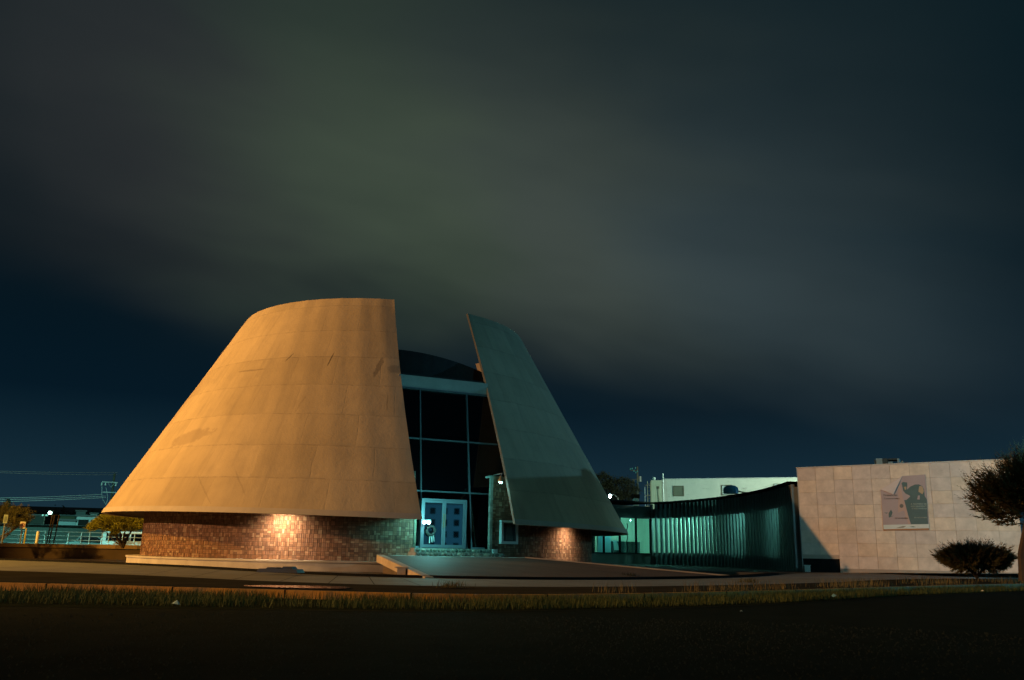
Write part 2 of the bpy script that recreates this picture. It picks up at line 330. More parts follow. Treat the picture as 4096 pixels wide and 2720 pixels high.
# sidewalk: dry pale concrete at the back, a damp darker strip along the kerb
fr_ = [.0, .42, 1.0]
def lerp(a, b, t): return a+(b-a)*t
midl = [lerp(a, b, .40) for a, b in zip(ko, back)]
def pave_mat(name, c1, c2, wet):
    mt = mat(name, c1, c2, .9, rough=.75, bump=.35, bscale=14, spec=0); t = mt.node_tree; b = t.nodes['Principled BSDF']; ob = t.nodes.new('ShaderNodeTexCoord').outputs['Object']
    mp = t.nodes.new('ShaderNodeMapping'); mp.inputs['Scale'].default_value = (.35, 1, 1); t.links.new(ob, mp.inputs[0])
    n = noise(t, mp.outputs[0], .9, 4, .55); t.links.new(ramp(t, n, [(.45-wet, (.42, .42, .42)), (.62-wet, (.85, .85, .85))], 'LINEAR'), b.inputs['Roughness']); return mt
M['paved'] = pave_mat('damp_pavement', (.045, .043, .034), (.028, .026, .022), -.02)
strip('pavement', midl, back, M['pave'])
strip('damp_pavement', [p+Vector((0, 0, -.004)) for p in ko], midl, M['paved'])
# joints across the pavement
jm = MB(); 
for i in range(4, len(ko)-3, 2):
    a, b = midl[i]+Vector((0, 0, .004)), back[i]+Vector((0, 0, .004)); e = Vector((.009, 0, 0)); jm.poly([a-e, a+e, b+e, b-e])
tag(jm.build('pavement_joints', M['gutter']), kind='structure')
# puddle reflecting the lit drum
pm = mat('puddle_water', (.01, .01, .012), None, rough=.03, spec=1.0)
pa, pb = G(985, 2341, .185), G(1480, 2361, .185); pc, pd_ = G(1400, 2350, .185), G(1130, 2336, .185)
def blob(c, rx, ry, z, seed, n=40):
    rnd = random.Random(seed); k = [rnd.uniform(.75, 1.15) for _ in range(8)]
    pts = []
    for j in range(n):
        a = 2*math.pi*j/n; q = a/(2*math.pi)*8; i = int(q) % 8; f = q-int(q); r = k[i]*(1-f)+k[(i+1) % 8]*f; pts.append((c[0]+rx*r*math.cos(a), c[1]+ry*r*math.sin(a), z))
    return pts
q = G(1200, 2347, .19)
tag(MB().poly(blob(q, 1.25, .75, .192, 3)).build('puddle', pm), kind='structure')
# basin round the building
def basin_mat():
    mt = mat('wet_basin', (.085, .060, .045), (.045, .034, .028), .5, rough=.5, bump=.1, bscale=6, spec=.6); t = mt.node_tree; b = t.nodes['Principled BSDF']; ob = t.nodes.new('ShaderNodeTexCoord').outputs['Object']
    mp = t.nodes.new('ShaderNodeMapping'); mp.inputs['Scale'].default_value = (.18, .8, 1); t.links.new(ob, mp.inputs[0])
    n = noise(t, mp.outputs[0], .8, 5, .6); t.links.new(ramp(t, n, [(.42, (.02, .02, .02)), (.56, (.55, .55, .55))], 'LINEAR'), b.inputs['Roughness']); return mt
M['basin'] = basin_mat()
tag(MB().prism([(-80, 18.5), (-60, 18.5), (-60, 40), (40, 40), (62, 58), (62, 140), (-80, 140)], -.03, .0).build('subsoil', M['earth']), kind='structure')
bs = MB()
far = [Vector((p.x*1.6, 90, .12)) for p in back]
for i in range(len(back)-1): bs.poly([Vector((back[i].x, back[i].y, .12)), Vector((back[i+1].x, back[i+1].y, .12)), far[i+1], far[i]])
tag(bs.build('basin_floor', M['basin']), kind='structure')
# black coping between pavement and basin
cb = MB(); i0 = 8; ends = [i for i, p in enumerate(back) if p.x > 12][0]
co = offset(back, .5); cseg = back[:ends+1]; cs2 = co[:ends+1]
for i in range(len(cseg)-1):
    a, b, c, d = cseg[i], cseg[i+1], cs2[i+1], cs2[i]; t_ = Vector((0, 0, .075))
    cb.poly([a-t_, b-t_, b+t_, a+t_]); cb.poly([a+t_, b+t_, c+t_, d+t_]); cb.poly([c+t_, c-t_, d-t_, d+t_])
tag(cb.build('basin_kerb', M['black']), kind='structure')
# yard right of the ramp, in front of the wing
M['yard'] = mat('dark_yard', (.03, .028, .026), (.045, .04, .035), .6)
tag(MB().prism([(-2, 57), (6, 46), (12.5, 41.5), (15.2, 42.7), (25, 41.9), (70, 78), (70, 140), (-30, 140)], .05, .3).build('yard', M['yard']), kind='structure')

# ================================================================= CONICAL HALL
hall = thing('conical_hall', 'large truncated cone of tan concrete on a stone drum, split by a glazed entrance', 'building', (C.x, C.y, 0))
AZ = lambda a, r, z=0: Vector((C.x+r*math.sin(math.radians(a)), C.y-r*math.cos(math.radians(a)), z))
RR, RTOP = 14.14, 8.07
def zrim(a): return 2.36-.0172*(RR*math.sin(math.radians(a)))
def ztop(a):
    return 13.36 if a < 20 and a > -80 else (13.18 if a > 30 else 13.5)
SL = math.hypot(11, RR-RTOP)
STAINS = []
def uvof(a, f): return (a*math.pi/180*11.5, f*SL)
def onshell(px, py):            # azimuth and height fraction of a photo pixel on the cone
    d = ray(px, py); lo = None; t = 20.0
    while t < 60:
        p_ = EYE+d*t; dx, dy = p_.x-C.x, p_.y-C.y; a = math.degrees(math.atan2(dx, -dy)); f = (p_.z-zrim(a))/(13.3-zrim(a)); r = RR+(RTOP-RR)*f
        if math.hypot(dx, dy) <= r: return a, f
        t += .02
    return 0, 0
for (px, py, ru, rv, sl, k, col) in [(1157, 1434, .05, .30, .55, .6, (.06, .05, .04)), (1323, 1440, .045, .5, .2, .75, (.07, .06, .05)), (1515, 1470, .16, .7, .3, .5, (.10, .09, .08)),
                                   (760, 1750, 1.25, .55, 1.2, .42, (.26, .20, .15)), (1200, 1620, .06, .6, .3, .2, (.14, .11, .09)), (1548, 1620, .04, .5, .0, .35, (.09, .08, .07)), (1000, 1485, 1.3, .06, 0, .45, (.15, .12, .10)), (960, 1930, .05, .7, -.7, .2, (.13, .11, .09)), (815, 1955, .05, .8, -.9, .2, (.13, .11, .09)), (1580, 1480, .5, .3, .2, .4, (.14, .14, .13))]:
    a_, f_ = onshell(px, py); u_, v_ = uvof(a_, f_); STAINS.append((u_, v_, ru, rv, sl, k, col))
M['shell'] = concrete_shell_mat(); M['edge'] = mat('shaded_edge', (.12, .13, .12), (.08, .085, .08), 3, bump=.2)  # shell end faces: shade put into a darker colour
def shell(a0b, a1b, a0t, a1t, n, name, label):
    mb = MB(); NV = 26; TH = .15
    def pt(i, j, inner):
        f = j/NV; a = (a0b+(a0t-a0b)*f)*(1-i/n)+(a1b+(a1t-a1b)*f)*(i/n)
        zt = ztop(a) if name != 'right' else 13.18
        z = zrim(a)+(zt-zrim(a))*f; r = RR+(RTOP-RR)*f-(TH if inner else 0)
        r += .0 if inner else .012*math.sin(a*.9+f*9)+.010*math.sin(a*2.3-f*17)
        return AZ(a, r, z), (a*math.pi/180*11.5, f*SL)
    for inner in (0, 1):
        for i in range(n):
            for j in range(NV):
                q = [pt(i, j, inner), pt(i+1, j, inner), pt(i+1, j+1, inner), pt(i, j+1, inner)]
                if inner: q = q[::-1]
                mb.poly([x[0] for x in q], [x[1] for x in q])
    for i in range(n):           # top and bottom edges
        for j in (0, NV):
            q = [pt(i, j, 0), pt(i+1, j, 0), pt(i+1, j, 1), pt(i, j, 1)]; q = q if j else q[::-1]
            mb.poly([x[0] for x in q], [x[1] for x in q])
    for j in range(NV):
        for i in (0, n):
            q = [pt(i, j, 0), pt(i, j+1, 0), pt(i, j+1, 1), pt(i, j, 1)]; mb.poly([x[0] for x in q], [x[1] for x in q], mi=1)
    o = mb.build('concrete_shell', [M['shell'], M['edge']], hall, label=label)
    # merge so that the face is smooth
    bm = bmesh.new(); bm.from_mesh(o.data); bmesh.ops.remove_doubles(bm, verts=bm.verts, dist=.0005)
    for e in bm.edges:
        e.smooth = not (len(e.link_faces) == 2 and e.calc_face_angle(0) > .6)
    for fc in bm.faces: fc.smooth = True
    bmesh.ops.recalc_face_normals(bm, faces=bm.faces); bm.to_mesh(o.data); bm.free()
    return o
shell(-165, 16.1, -165, 10.6, 130, 'left', 'broad orange-lit shell left of the entrance')
shell(33.4, 140, 39.6, 140, 80, 'right', 'narrow teal-lit shell right of the entrance')
def ringband(a0, a1, r0, r1, z0f, z1f, n, mb=None):
    mb = mb or MB()
    for i in range(n):
        a, b = a0+(a1-a0)*i/n, a0+(a1-a0)*(i+1)/n
        mb.poly([AZ(a, r0, z0f(a)), AZ(b, r0, z0f(b)), AZ(b, r1, z1f(b)), AZ(a, r1, z1f(a))])
    return mb
# rim lip, a smooth band at the foot of each shell
for a0, a1, n in ((-165, 16.1, 120), (33.4, 140, 70)):
    mb = ringband(a0, a1, RR+.03, RR-.06, lambda a: zrim(a)-.03, lambda a: zrim(a)+.20, n); ringband(a0, a1, RR-.3, RR+.03, lambda a: zrim(a)-.03, lambda a: zrim(a)-.03, n, mb)
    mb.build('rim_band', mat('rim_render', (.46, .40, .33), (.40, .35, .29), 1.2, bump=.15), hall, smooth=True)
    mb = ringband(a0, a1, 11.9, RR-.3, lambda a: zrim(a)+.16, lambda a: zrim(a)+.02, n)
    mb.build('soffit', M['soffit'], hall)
# stone drum: tiles laid two and two, upright and flat, in real relief
RD = 12.15; DT = 4.4
def tile_wall(a0, a1, z0, z1, name='stone_drum'):
    mb = MB(); rnd = random.Random(11)
    circ = math.radians(a1-a0)*RD; cs = .175; nc = max(1, int(circ/cs)); nr = int((z1-z0)/cs); g = .006
    n = nc
    for i in range(n):            # backing
        a, b = a0+(a1-a0)*i/n, a0+(a1-a0)*(i+1)/n; mb.poly([AZ(a, RD-.02, z0), AZ(b, RD-.02, z0), AZ(b, RD-.02, z1), AZ(a, RD-.02, z1)], c=(.05, .038, .032))
    def tile(ua, ub, za, zb):
        k = rnd.random(); base = [(.21, .115, .075), (.18, .10, .07), (.23, .13, .09), (.26, .15, .10), (.15, .09, .065), (.30, .19, .13), (.20, .12, .09), (.185, .10, .065)][min(7, int(k*8))]
        if rnd.random() < .06: base = (.33, .23, .16)
        f = rnd.uniform(.72, 1.0); c = tuple(x*f for x in base); pr = RD+rnd.uniform(0, .014); tl = rnd.uniform(-.003, .003); tz = rnd.uniform(-.003, .003)
        A = lambda u, z, r: AZ(a0+(a1-a0)*u/circ, r, z)
        p = [A(ua, za, pr+tl), A(ub, za, pr-tl), A(ub, zb, pr-tl+tz), A(ua, zb, pr+tl+tz)]; bk = [A(ua, za, RD-.02), A(ub, za, RD-.02), A(ub, zb, RD-.02), A(ua, zb, RD-.02)]
        mb.poly(p, c=c)
        for q in range(4): mb.poly([bk[q], bk[(q+1) % 4], p[(q+1) % 4], p[q]], c=tuple(x*.7 for x in c))
    cw = circ/nc; ch = (z1-z0)/nr
    for r in range(nr):
        i = 0
        while i < nc:
            u = i*cw; z = z0+r*ch; m_ = rnd.random()
            if m_ < .5:
                tile(u+g, u+cw/2-g/2, z+g, z+ch-g); tile(u+cw/2+g/2, u+cw-g, z+g, z+ch-g)
            else:
                tile(u+g, u+cw-g, z+g, z+ch/2-g/2); tile(u+g, u+cw-g, z+ch/2+g/2, z+ch-g)
            i += 1
    return mb.build(name, M['tile'], hall)
tile_wall(-115, 16.2, .54, 2.9); tile_wall(33.8, 105, .30, 4.4)
# upper drum under the shells, plain (seen only from steep side views)
ringband(-165, 16.2, RD-.03, RD-.03, lambda a: 2.88, lambda a: DT, 80).build('drum_backing', M['mortar'], hall)
# plinth of the drum
PR = 12.75
mb = ringband(-120, 12, PR, PR, lambda a: .10, lambda a: .46, 90); ringband(-120, 12, PR+.06, PR+.06, lambda a: .46, lambda a: .535, 90, mb)
ringband(-120, 12, PR+.06, RD-.05, lambda a: .535, lambda a: .535, 90, mb); ringband(-120, 12, PR, PR+.06, lambda a: .46, lambda a: .46, 90, mb)
mb.build('plinth', M['plinth'], hall)
# inner roof showing between the shells
mb = MB(); n = 60
def zr(a):
    x = AZ(a, 9.25).x; u = max(0, x+5.3); return 10.5-.05*u-.03*u*u
for i in range(n):
    a, b = -100+200*i/n, -100+200*(i+1)/n
    mb.poly([AZ(a, 9.25, 1.0), AZ(b, 9.25, 1.0), AZ(b, 9.25, zr(b)), AZ(a, 9.25, zr(a))]); mb.poly([AZ(a, 9.25, zr(a)), AZ(b, 9.25, zr(b)), Vector((C.x, C.y, 9.4))])
mb.build('inner_roof', M['darkroof'], hall)
# entrance facade: glass wall leaning back, normal at azimuth 25
AN = 25; nf = Vector((math.sin(math.radians(AN)), -math.cos(math.radians(AN)), 0)); tf = Vector((math.cos(math.radians(AN)), math.sin(math.radians(AN)), 0))
def qf(z): return 11.30-.16*(z-1.13)
def PF(s, z, o=0): return C+nf*(qf(z)+o)+tf*s+Vector((0, 0, z))
ZF0, ZF1 = 1.13, 8.45
P0 = PF(0, ZF0); up = (PF(0, 8)-PF(0, 1)).normalized(); NF = tf.cross(up).normalized()
def sf(px, py): v = hit(px, py, P0, NF)-C; return v.dot(tf), v.z
s1 = sf(1680, 1700)[0]; s2 = (sf(1870, 1700)[0]+sf(1873, 1900)[0])/2
z1 = sf(1780, 1763)[1]; z2 = sf(1780, 1969)[1]
print('facade', s1, s2, z1, z2, sf(1652, 2180), sf(1955, 2190), sf(1622, 1535), sf(1945, 1572))
facade = MB().obox(PF(-2.6, ZF0, -.05), tf*.04, nf*.01, up*.1).build('facade_edge', M['alu'], hall)
bpy.data.objects.remove(facade)
cols = [-2.55, s1, s2, 2.5]; rows = [ZF0, z2, z1, ZF1]
def bar(sa, za, sb, zb, w=.055, d=.10, m_='alu', name='mullion', o=0):
    mb = MB()
    if abs(sa-sb) < 1e-6:
        a = PF(sa-w/2, za, o); mb.obox(a, tf*w, NF*d*(1 if NF.dot(nf) > 0 else -1), PF(sa, zb, o)-PF(sa, za, o))
    else:
        a = PF(sa, za-w/2, o); mb.obox(a, tf*(sb-sa), NF*d*(1 if NF.dot(nf) > 0 else -1), up*w)
    return mb.build(name, M[m_], hall)
for i in (1, 2): bar(cols[i], ZF0, cols[i], ZF1)
for r in (1, 2):
    for i in range(3): bar(cols[i]+.0285, rows[r], (3.9 if r == 1 else 3.1) if i == 2 else cols[i+1]-.0285, rows[r], name='transom', d=.08)
bar(-1.9, ZF0+.03, s1-.0285, ZF0+.03, name='sill', w=.06); bar(s2+.0285, ZF0+.03, 1.8, ZF0+.03, name='sill', w=.06)
bar(-2.4, ZF1-.03, 2.4, ZF1-.03, w=.05, d=.12, name='head_bar')
for r in range(3):
    for i in range(3):
        if r == 0 and i == 1: continue
        sa, sb, za, zb = cols[i]+.03, cols[i+1]-.03, rows[r]+.03, rows[r+1]-.03
        if r == 0: sa = max(sa, -1.95); sb = min(sb, 1.95)
        if i == 2 and r > 0:
            e0, e1 = (4.3, 3.3) if r == 1 else (3.3, 2.4); q = [PF(sa, za, -.02), PF(e0, za, -.02), PF(e1, zb, -.02), PF(sa, zb, -.02)]
            mb = MB(); mb.poly(q); mb.poly([x-nf*.02 for x in q][::-1]); mb.build('pane', M['blackglass'], hall); continue
        MB().obox(PF(sa, za, -.02), tf*(sb-sa), PF(sa, zb)-PF(sa, za), nf*-.02).build('pane', M['blackglass'], hall)
# doors: upright box in front of the leaning glass
QD = 11.50
PDn = C+nf*QD
def sd(px, py): v = hit(px, py, PDn, nf)-C; return v.dot(tf), v.z
da, dzt = sd(1686, 1991); db, dzt2 = sd(1866, 2003); dzb = 1.15; dzt = (dzt+dzt2)/2
print('door', da, db, dzt)
def PDD(s, z, o=0): return C+nf*(QD+o)+tf*s+Vector((0, 0, z))
def dbox(sa, sb, za, zb, d=.08, o=0): return MB().obox(PDD(sa, za, o), tf*(sb-sa), nf*d, Vector((0, 0, zb-za)))
fr = MB(); w = .07
for sa, sb, za, zb in ((da, da+w, dzb, dzt), (db-w, db, dzb, dzt), (da+w, db-w, dzt-w, dzt)): fr.obox(PDD(sa, za, -.3), tf*(sb-sa), nf*.38, Vector((0, 0, zb-za)))
# side cheeks closing the wedge between upright doors and leaning glass
fr.poly([PDD(db, dzb), PDD(db, dzt), PF(db+.03, dzt), PF(db+.22, dzb)]); fr.poly([PDD(da, dzt), PDD(db, dzt), PF(db, dzt), PF(da, dzt)])
fr.build('door_frame', M['alu'], hall)
mid_ = (da+db)/2
MB().obox(PDD(db, dzb, .07), tf*.02, nf*.01, Vector((0, 0, .05))).build
# transom pane above the doors
MB().obox(PF(s1+.03, dzt+.02, -.02), tf*(s2-s1-.06), PF(0, rows[1]-.03)-PF(0, dzt+.02), nf*-.02).build('pane', M['blackglass'], hall)
for k, (sa, sb) in enumerate(((da+w+.01, mid_-.004), (mid_+.004, db-w-.01))):
    st = .085; mb = MB(); za, zb = dzb+.01, dzt-w-.01
    mb.obox(PDD(sa, za), tf*st, nf*.05, Vector((0, 0, zb-za))); mb.obox(PDD(sb-st, za), tf*st, nf*.05, Vector((0, 0, zb-za)))
    mb.obox(PDD(sa+st, za), tf*(sb-sa-2*st), nf*.05, Vector((0, 0, .13))); mb.obox(PDD(sa+st, zb-.09), tf*(sb-sa-2*st), nf*.05, Vector((0, 0, .09)))
    dr = mb.build('door', M['alu'], hall)
    MB().obox(PDD(sa+st, za+.13, .015), tf*(sb-sa-2*st), nf*.012, Vector((0, 0, zb-za-.22))).build('door_pane', M['doorglass'], dr)
    hs_ = sb-.04 if k == 0 else sa+.04
    MB().tube([PDD(hs_, 2.05, .05), PDD(hs_, 2.05, .11), PDD(hs_, 2.62, .11), PDD(hs_, 2.62, .05)], .014, 6).build('handle', mat('brass_handle', (.35, .27, .15), None, rough=.4, metal=.7), dr)
# concrete beam over the glass
mb = MB().obox(PF(-2.3, 8.46, -.25), tf*4.55, nf*.35, Vector((0, 0, .58))); mb.build('lintel_beam', M['plaster'], hall, bevel=.02)
MB().obox(PF(-2.2, 9.04, -.22), tf*4.3, nf*.2, Vector((0, 0, .12))).build('parapet', M['darkroof'], hall)
# stone end of the drum by the doors, and its dark reveal
def pier(a, name, w, z0, z1, col):
    p = AZ(a, RD+.03); p.z = z0; rad = (p-C); rad.z = 0; rad.normalize(); tg = Vector((-rad.y, rad.x, 0)) * (1 if a > 25 else -1)
    mb = MB(); rnd = random.Random(3); z = z0
    while z < z1-.02:
        h = min(rnd.uniform(.1, .3), z1-z); pr = rnd.uniform(0, .02); f = rnd.uniform(.7, 1.2)
        q = Vector((p.x, p.y, z)); mb.obox(q+rad*pr, tg*w*(-1 if a > 25 else -1), -rad*.16, Vector((0, 0, h-.008)), col=tuple(x*f for x in col)); z += h
    return mb.build(name, M['tile'], hall)
pier(33.75, 'stone_pier', .13, .84, 4.42, (.26, .26, .23)); pier(16.3, 'stone_pier', .10, .84, 3.0, (.16, .15, .11))
# steps, faced in round river stones
def step(name, q0, z0, z1, sa, sb):
    mb = MB(); o = C+nf*q0+Vector((0, 0, z0)); mb.obox(o+tf*sa-nf*1.0, tf*(sb-sa), nf*1.0, Vector((0, 0, z1-z0)), col=(.27, .28, .25)); rnd = random.Random(int(q0*10)); s = sa+.02
    while s < sb-.1:
        wd = rnd.uniform(.12, .26); n = 9; hh = (z1-z0)*.47; c0 = o+tf*(s+wd/2)+Vector((0, 0, (z1-z0)/2))+nf*.002; f = rnd.uniform(.45, 1.25)
        col = tuple(x*f for x in rnd.choice([(.22, .21, .17), (.30, .28, .22), (.17, .17, .15)]))
        ring = [c0+tf*(wd*.47*math.cos(6.283*j/n))+Vector((0, 0, hh*math.sin(6.283*j/n)*rnd.uniform(.85, 1))) for j in range(n)]; top = [p_*.35+c0*.65+nf*.03 for p_ in ring]
        for j in range(n): mb.poly([ring[j], ring[(j+1) % n], top[(j+1) % n], top[j]], c=col)
        mb.poly(top, c=col); s += wd
    return mb.build(name, M['tile'], hall)
step('entrance_step', 13.0, .80, .965, -2.05, 1.95); step('entrance_step', 12.55, .967, 1.13, -1.95, 1.85)
MB().obox(C+nf*12.6+tf*1.62+Vector((0, 0, .967)), tf*.2, nf*.16, Vector((0, 0, .17))).build('step_block', M['plaster'], hall)
# soffit down-lights of the drum
def azat(px, r):                # azimuth on the ring of radius r that stands behind a photo column
    best = min((abs((lambda d, p_: math.atan2(p_.x, p_.y)-math.atan2(d.x, d.y))(ray(px, 2100), AZ(k*.25, r))), k*.25) for k in range(-360, 360)); return best[1]
for px, pw in ((1100, 900), (2318, 420)):
    a = azat(px, RD+.85); p_ = AZ(a, RD+.85, zrim(a)+.14)
    o = MB().lathe(p_, [(.0, .03), (.12, .03), (.13, -.04), (.10, -.04), (.09, -.01), (0, -.01)], 14).build('soffit_light', emis('soffit_lamp', (1, .8, .55), 2.5), hall)
    lamp('soffit_lamp_light', p_+Vector((0, 0, -.08)), pw, (1, .70, .40), .06, 'SPOT', p_+Vector((0, 0, -3))-(p_-C).normalized()*2.2, 150, 1.0)

# ================================================================= LANDING AND RAMP
M['ramp'] = mat('ramp_concrete', (.105, .072, .056), (.055, .042, .034), .55, rough=.75, bump=.4, bscale=10, stretch=(.5, 1.6, 1))
LZ = .80
la, lb = PD(1535, 2217, 35.6), PD(2100, 2231, 36.6); la.z = lb.z = LZ; ra, rb = Vector((-2.33, 27.9, .18)), Vector((9.5, 36.3, .2))
print('landing', la, lb)
d1_, d2_ = AZ(10.5, RD-.1, LZ), AZ(50, RD-.1, LZ)
pl = [la, lb, Vector((2.4, 38.2, LZ)), d2_, AZ(30, 11.4, LZ), AZ(18, 11.4, LZ), d1_]
mb = MB(); mb.poly([la, lb, d2_, AZ(33.8, RD-.3, LZ), AZ(25, 11.7, LZ), AZ(16.2, RD-.3, LZ), d1_])
# ramp surface, divided so that its kerb and shading follow
NR = 12
for i in range(NR):
    f, g = i/NR, (i+1)/NR; mb.poly([lerp(ra, rb, f), lerp(ra, rb, g), lerp(la, lb, g), lerp(la, lb, f)])
z0_ = lambda p_: Vector((p_.x, p_.y, .05))
mb.poly([ra, la, z0_(la), z0_(ra)]); mb.poly([rb, z0_(rb), z0_(lb), lb]); mb.poly([la, d1_, z0_(d1_), z0_(la)]); mb.poly([lb, z0_(lb), z0_(d2_), d2_])
tag(mb.build('entrance_ramp', M['ramp']), kind='structure')
M['landing'] = mat('landing_slabs', (.55, .54, .52), (.36, .35, .33), .8, rough=.7, bump=.3, bscale=10)
lc, ld_ = lerp(la, lb, 0)+Vector((.32, .05, .005)), lb+Vector((-.2, .05, .005)); tag(MB().poly([lc, ld_, AZ(46, RD+.1, LZ+.005), AZ(38, RD+.05, LZ+.005), AZ(33, RD-.2, LZ+.005), AZ(25, 11.9, LZ+.005), AZ(16.5, RD-.1, LZ+.005), AZ(11.5, RD+.1, LZ+.005)]).build('landing', M['landing']), kind='structure')
# edge kerbs of the ramp
M['rampedge'] = mat('ramp_edge_render', (.42, .34, .27), (.30, .24, .19), 1.5, bump=.3)
def edge(a, b, w, h, nrm):
    return MB().obox(a-Vector((0, 0, .25)), b-a, nrm*w, Vector((0, 0, h+.25)))
n_ = (la-ra).cross(Vector((0, 0, 1))).normalized()
tag(edge(ra, la, .28, .03, -n_).build('ramp_edge', M['rampedge']), kind='structure')
n_ = (lb-rb).cross(Vector((0, 0, 1))).normalized()
tag(edge(rb, lb, .18, .05, n_).build('ramp_edge', M['rampedge']), kind='structure')

# ================================================================= WING: glazed corner and fluted curved wall
M['wingdark'] = mat('wing_render', (.10, .115, .11), (.075, .085, .08), .8, bump=.2)
M['fin'] = mat('fin_concrete', (.20, .225, .22), (.15, .17, .165), 2, bump=.2)
M['room'] = mat('room_paint', (.62, .66, .55), (.56, .60, .50), .5)
M['clear'] = glass('window_glass', (.88, 1, .97), .05)
wing = thing('museum_wing', 'low dark wing with teal-lit glazing and a curved wall of upright fins', 'building', (12, 60, .3))
CR = Vector((11.45, 69.4, 0))        # corner
ctrl = [CR, (12.9, 67.3, 0), (14.6, 63.2, 0), (15.6, 58.6, 0), (15.95, 54.6, 0), (15.9, 50.4, 0), (15.72, 47.65, 0)]
curve = smooth_line(ctrl, 30)
# even spacing
seg = [0]
for a, b in zip(curve, curve[1:]): seg.append(seg[-1]+(b-a).length)
def along(s):
    for i in range(len(seg)-1):
        if seg[i+1] >= s: t = (s-seg[i])/(seg[i+1]-seg[i]); return curve[i].lerp(curve[i+1], t), (curve[i+1]-curve[i]).normalized()
    return curve[-1], (curve[-1]-curve[-2]).normalized()
ZB, ZS, ZH, ZR = .28, 1.22, 3.86, 5.02
NS = 44; pitch = seg[-1]/NS
pts = [along(i*pitch) for i in range(NS+1)]
outn = lambda t: Vector((t.y, -t.x, 0))     # towards the court (left / camera)
if outn(pts[3][1]).x > 0: outn = lambda t: Vector((-t.y, t.x, 0))
sp_b, sp_t, roofm = MB(), MB(), MB()
for i in range(NS):
    (a, t1), (b, t2) = pts[i], pts[i+1]; n1_, n2_ = outn(t1), outn(t2)
    for mb, z0, z1 in ((sp_b, ZB, ZS), (sp_t, ZH, ZR-.42)):
        A, B = a+n1_*-.02, b+n2_*-.02; Ai, Bi = a-n1_*.25, b-n2_*.25; v = lambda p_, z: Vector((p_.x, p_.y, z))
        mb.poly([v(A, z0), v(B, z0), v(B, z1), v(A, z1)]); mb.poly([v(Bi, z0), v(Ai, z0), v(Ai, z1), v(Bi, z1)])
        mb.poly([v(A, z1), v(B, z1), v(Bi, z1), v(Ai, z1)]); mb.poly([v(A, z0), v(Ai, z0), v(Bi, z0), v(B, z0)])
    A, B = a+n1_*.32, b+n2_*.32; Ai, Bi = a-n1_*6.5, b-n2_*6.5
    if i < NS: 
        roofm.poly([v(A, ZR-.02), v(B, ZR-.02), v(B, ZR+.10), v(A, ZR+.10)]); roofm.poly([v(A, ZR+.10), v(B, ZR+.10), v(Bi, ZR+.1), v(Ai, ZR+.1)]); roofm.poly([v(B, ZR-.02), v(A, ZR-.02), v(Ai, ZR-.02), v(Bi, ZR-.02)])
cbd = MB()
for i in range(NS):
    (a, t1), (b, t2) = pts[i], pts[i+1]; n1_, n2_ = outn(t1), outn(t2); v = lambda p_, z: Vector((p_.x, p_.y, z)); cbd.poly([v(a-n1_*.3, ZR-.5), v(b-n2_*.3, ZR-.5), v(b-n2_*.3, ZR-.02), v(a-n1_*.3, ZR-.02)])
cbd.build('notch_shade_board', M['black'], wing)  # added black board, stands in for the shade in the notches under the roof
sp_b.build('spandrel', M['wingdark'], wing, label='lower solid band of the curved wall'); sp_t.build('spandrel', M['wingdark'], wing, label='upper solid band of the curved wall'); 
for i in range(NS+1):
    a, t = pts[i]; n_ = outn(t)
    MB().obox(Vector((a.x, a.y, ZB))-t*.085+n_*-.04, t*.17, n_*.17, Vector((0, 0, ZR-.06-ZB))).build('fin', M['fin'], wing)
gl = MB()
for i in range(NS):
    (a, t1), (b, t2) = pts[i], pts[i+1]; n1_, n2_ = outn(t1), outn(t2); v = lambda p_, z: Vector((p_.x, p_.y, z)); gl.poly([v(a-n1_*.1, ZS), v(b-n2_*.1, ZS), v(b-n2_*.1, ZH), v(a-n1_*.1, ZH)])
gl.build('window_band', M['clear'], wing)
a, t = pts[-1]; n_ = outn(t); MB().obox(Vector((a.x, a.y, ZB))+t*.02+n_*.14, t*.12, -n_*.7, Vector((0, 0, ZR-.2-ZB))).build('end_wall', M['fin'], wing)
# flat glazed front running back behind the drum
dirg = (Vector((7.6, 66.6, 0))-CR); dirg.normalize(); LG = 16.0
ng = Vector((dirg.y, -dirg.x, 0)); ng = ng if ng.y < 0 else -ng
PG = CR.copy()
def sg(px, py): v = hit(px, py, PG, ng)-CR; return v.dot(dirg), v.z
gx = [sg(x, 2150)[0] for x in (2600, 2546, 2481, 2462, 2413, 2380)]
print('glazing', gx, sg(2500, 2069), sg(2500, 2212), sg(2450, 2005))
def gp(s, z, o=0): return CR+dirg*s+ng*o+Vector((0, 0, z))
ZS2, ZH2 = sg(2500, 2211)[1], sg(2500, 2071)[1]
def gbox(sa, sb, o0, o1, z0, z1): return MB().obox(gp(sa, z0, o0), dirg*(sb-sa), ng*(o1-o0), Vector((0, 0, z1-z0)))
gbox(.12, LG, -.2, 0, ZB, ZS2).build('spandrel', M['wingdark'], wing); gbox(.12, LG, -.2, 0, ZH2, ZR-.25).build('spandrel', M['wingdark'], wing)
gbox(.0, LG, -6.0, .35, ZR-.02, ZR+.10).build('roof', M['black'], wing)
roofm.build('roof', M['black'], wing)
gbox(.1, LG, 0, .06, ZS2-.08, ZS2-.01).build('sill', M['black'], wing)
edges = [.12]+gx[1:]+[LG]
for s in [.12+.05, gx[1], gx[2], gx[4]-.1, LG-.5]: gbox(s-.06, s+.06, -.12, .02, ZS2, ZH2).build('window_post', M['black'], wing)
for sa, sb in ((.25, gx[1]-.07), (gx[1]+.07, gx[2]-.07), (gx[2]+.07, gx[4]-.18), (gx[4]-.03, LG-.6)):
    gbox(sa, sb, -.07, -.05, ZS2+.01, ZH2-.01).build('window_pane', M['clear'], wing)
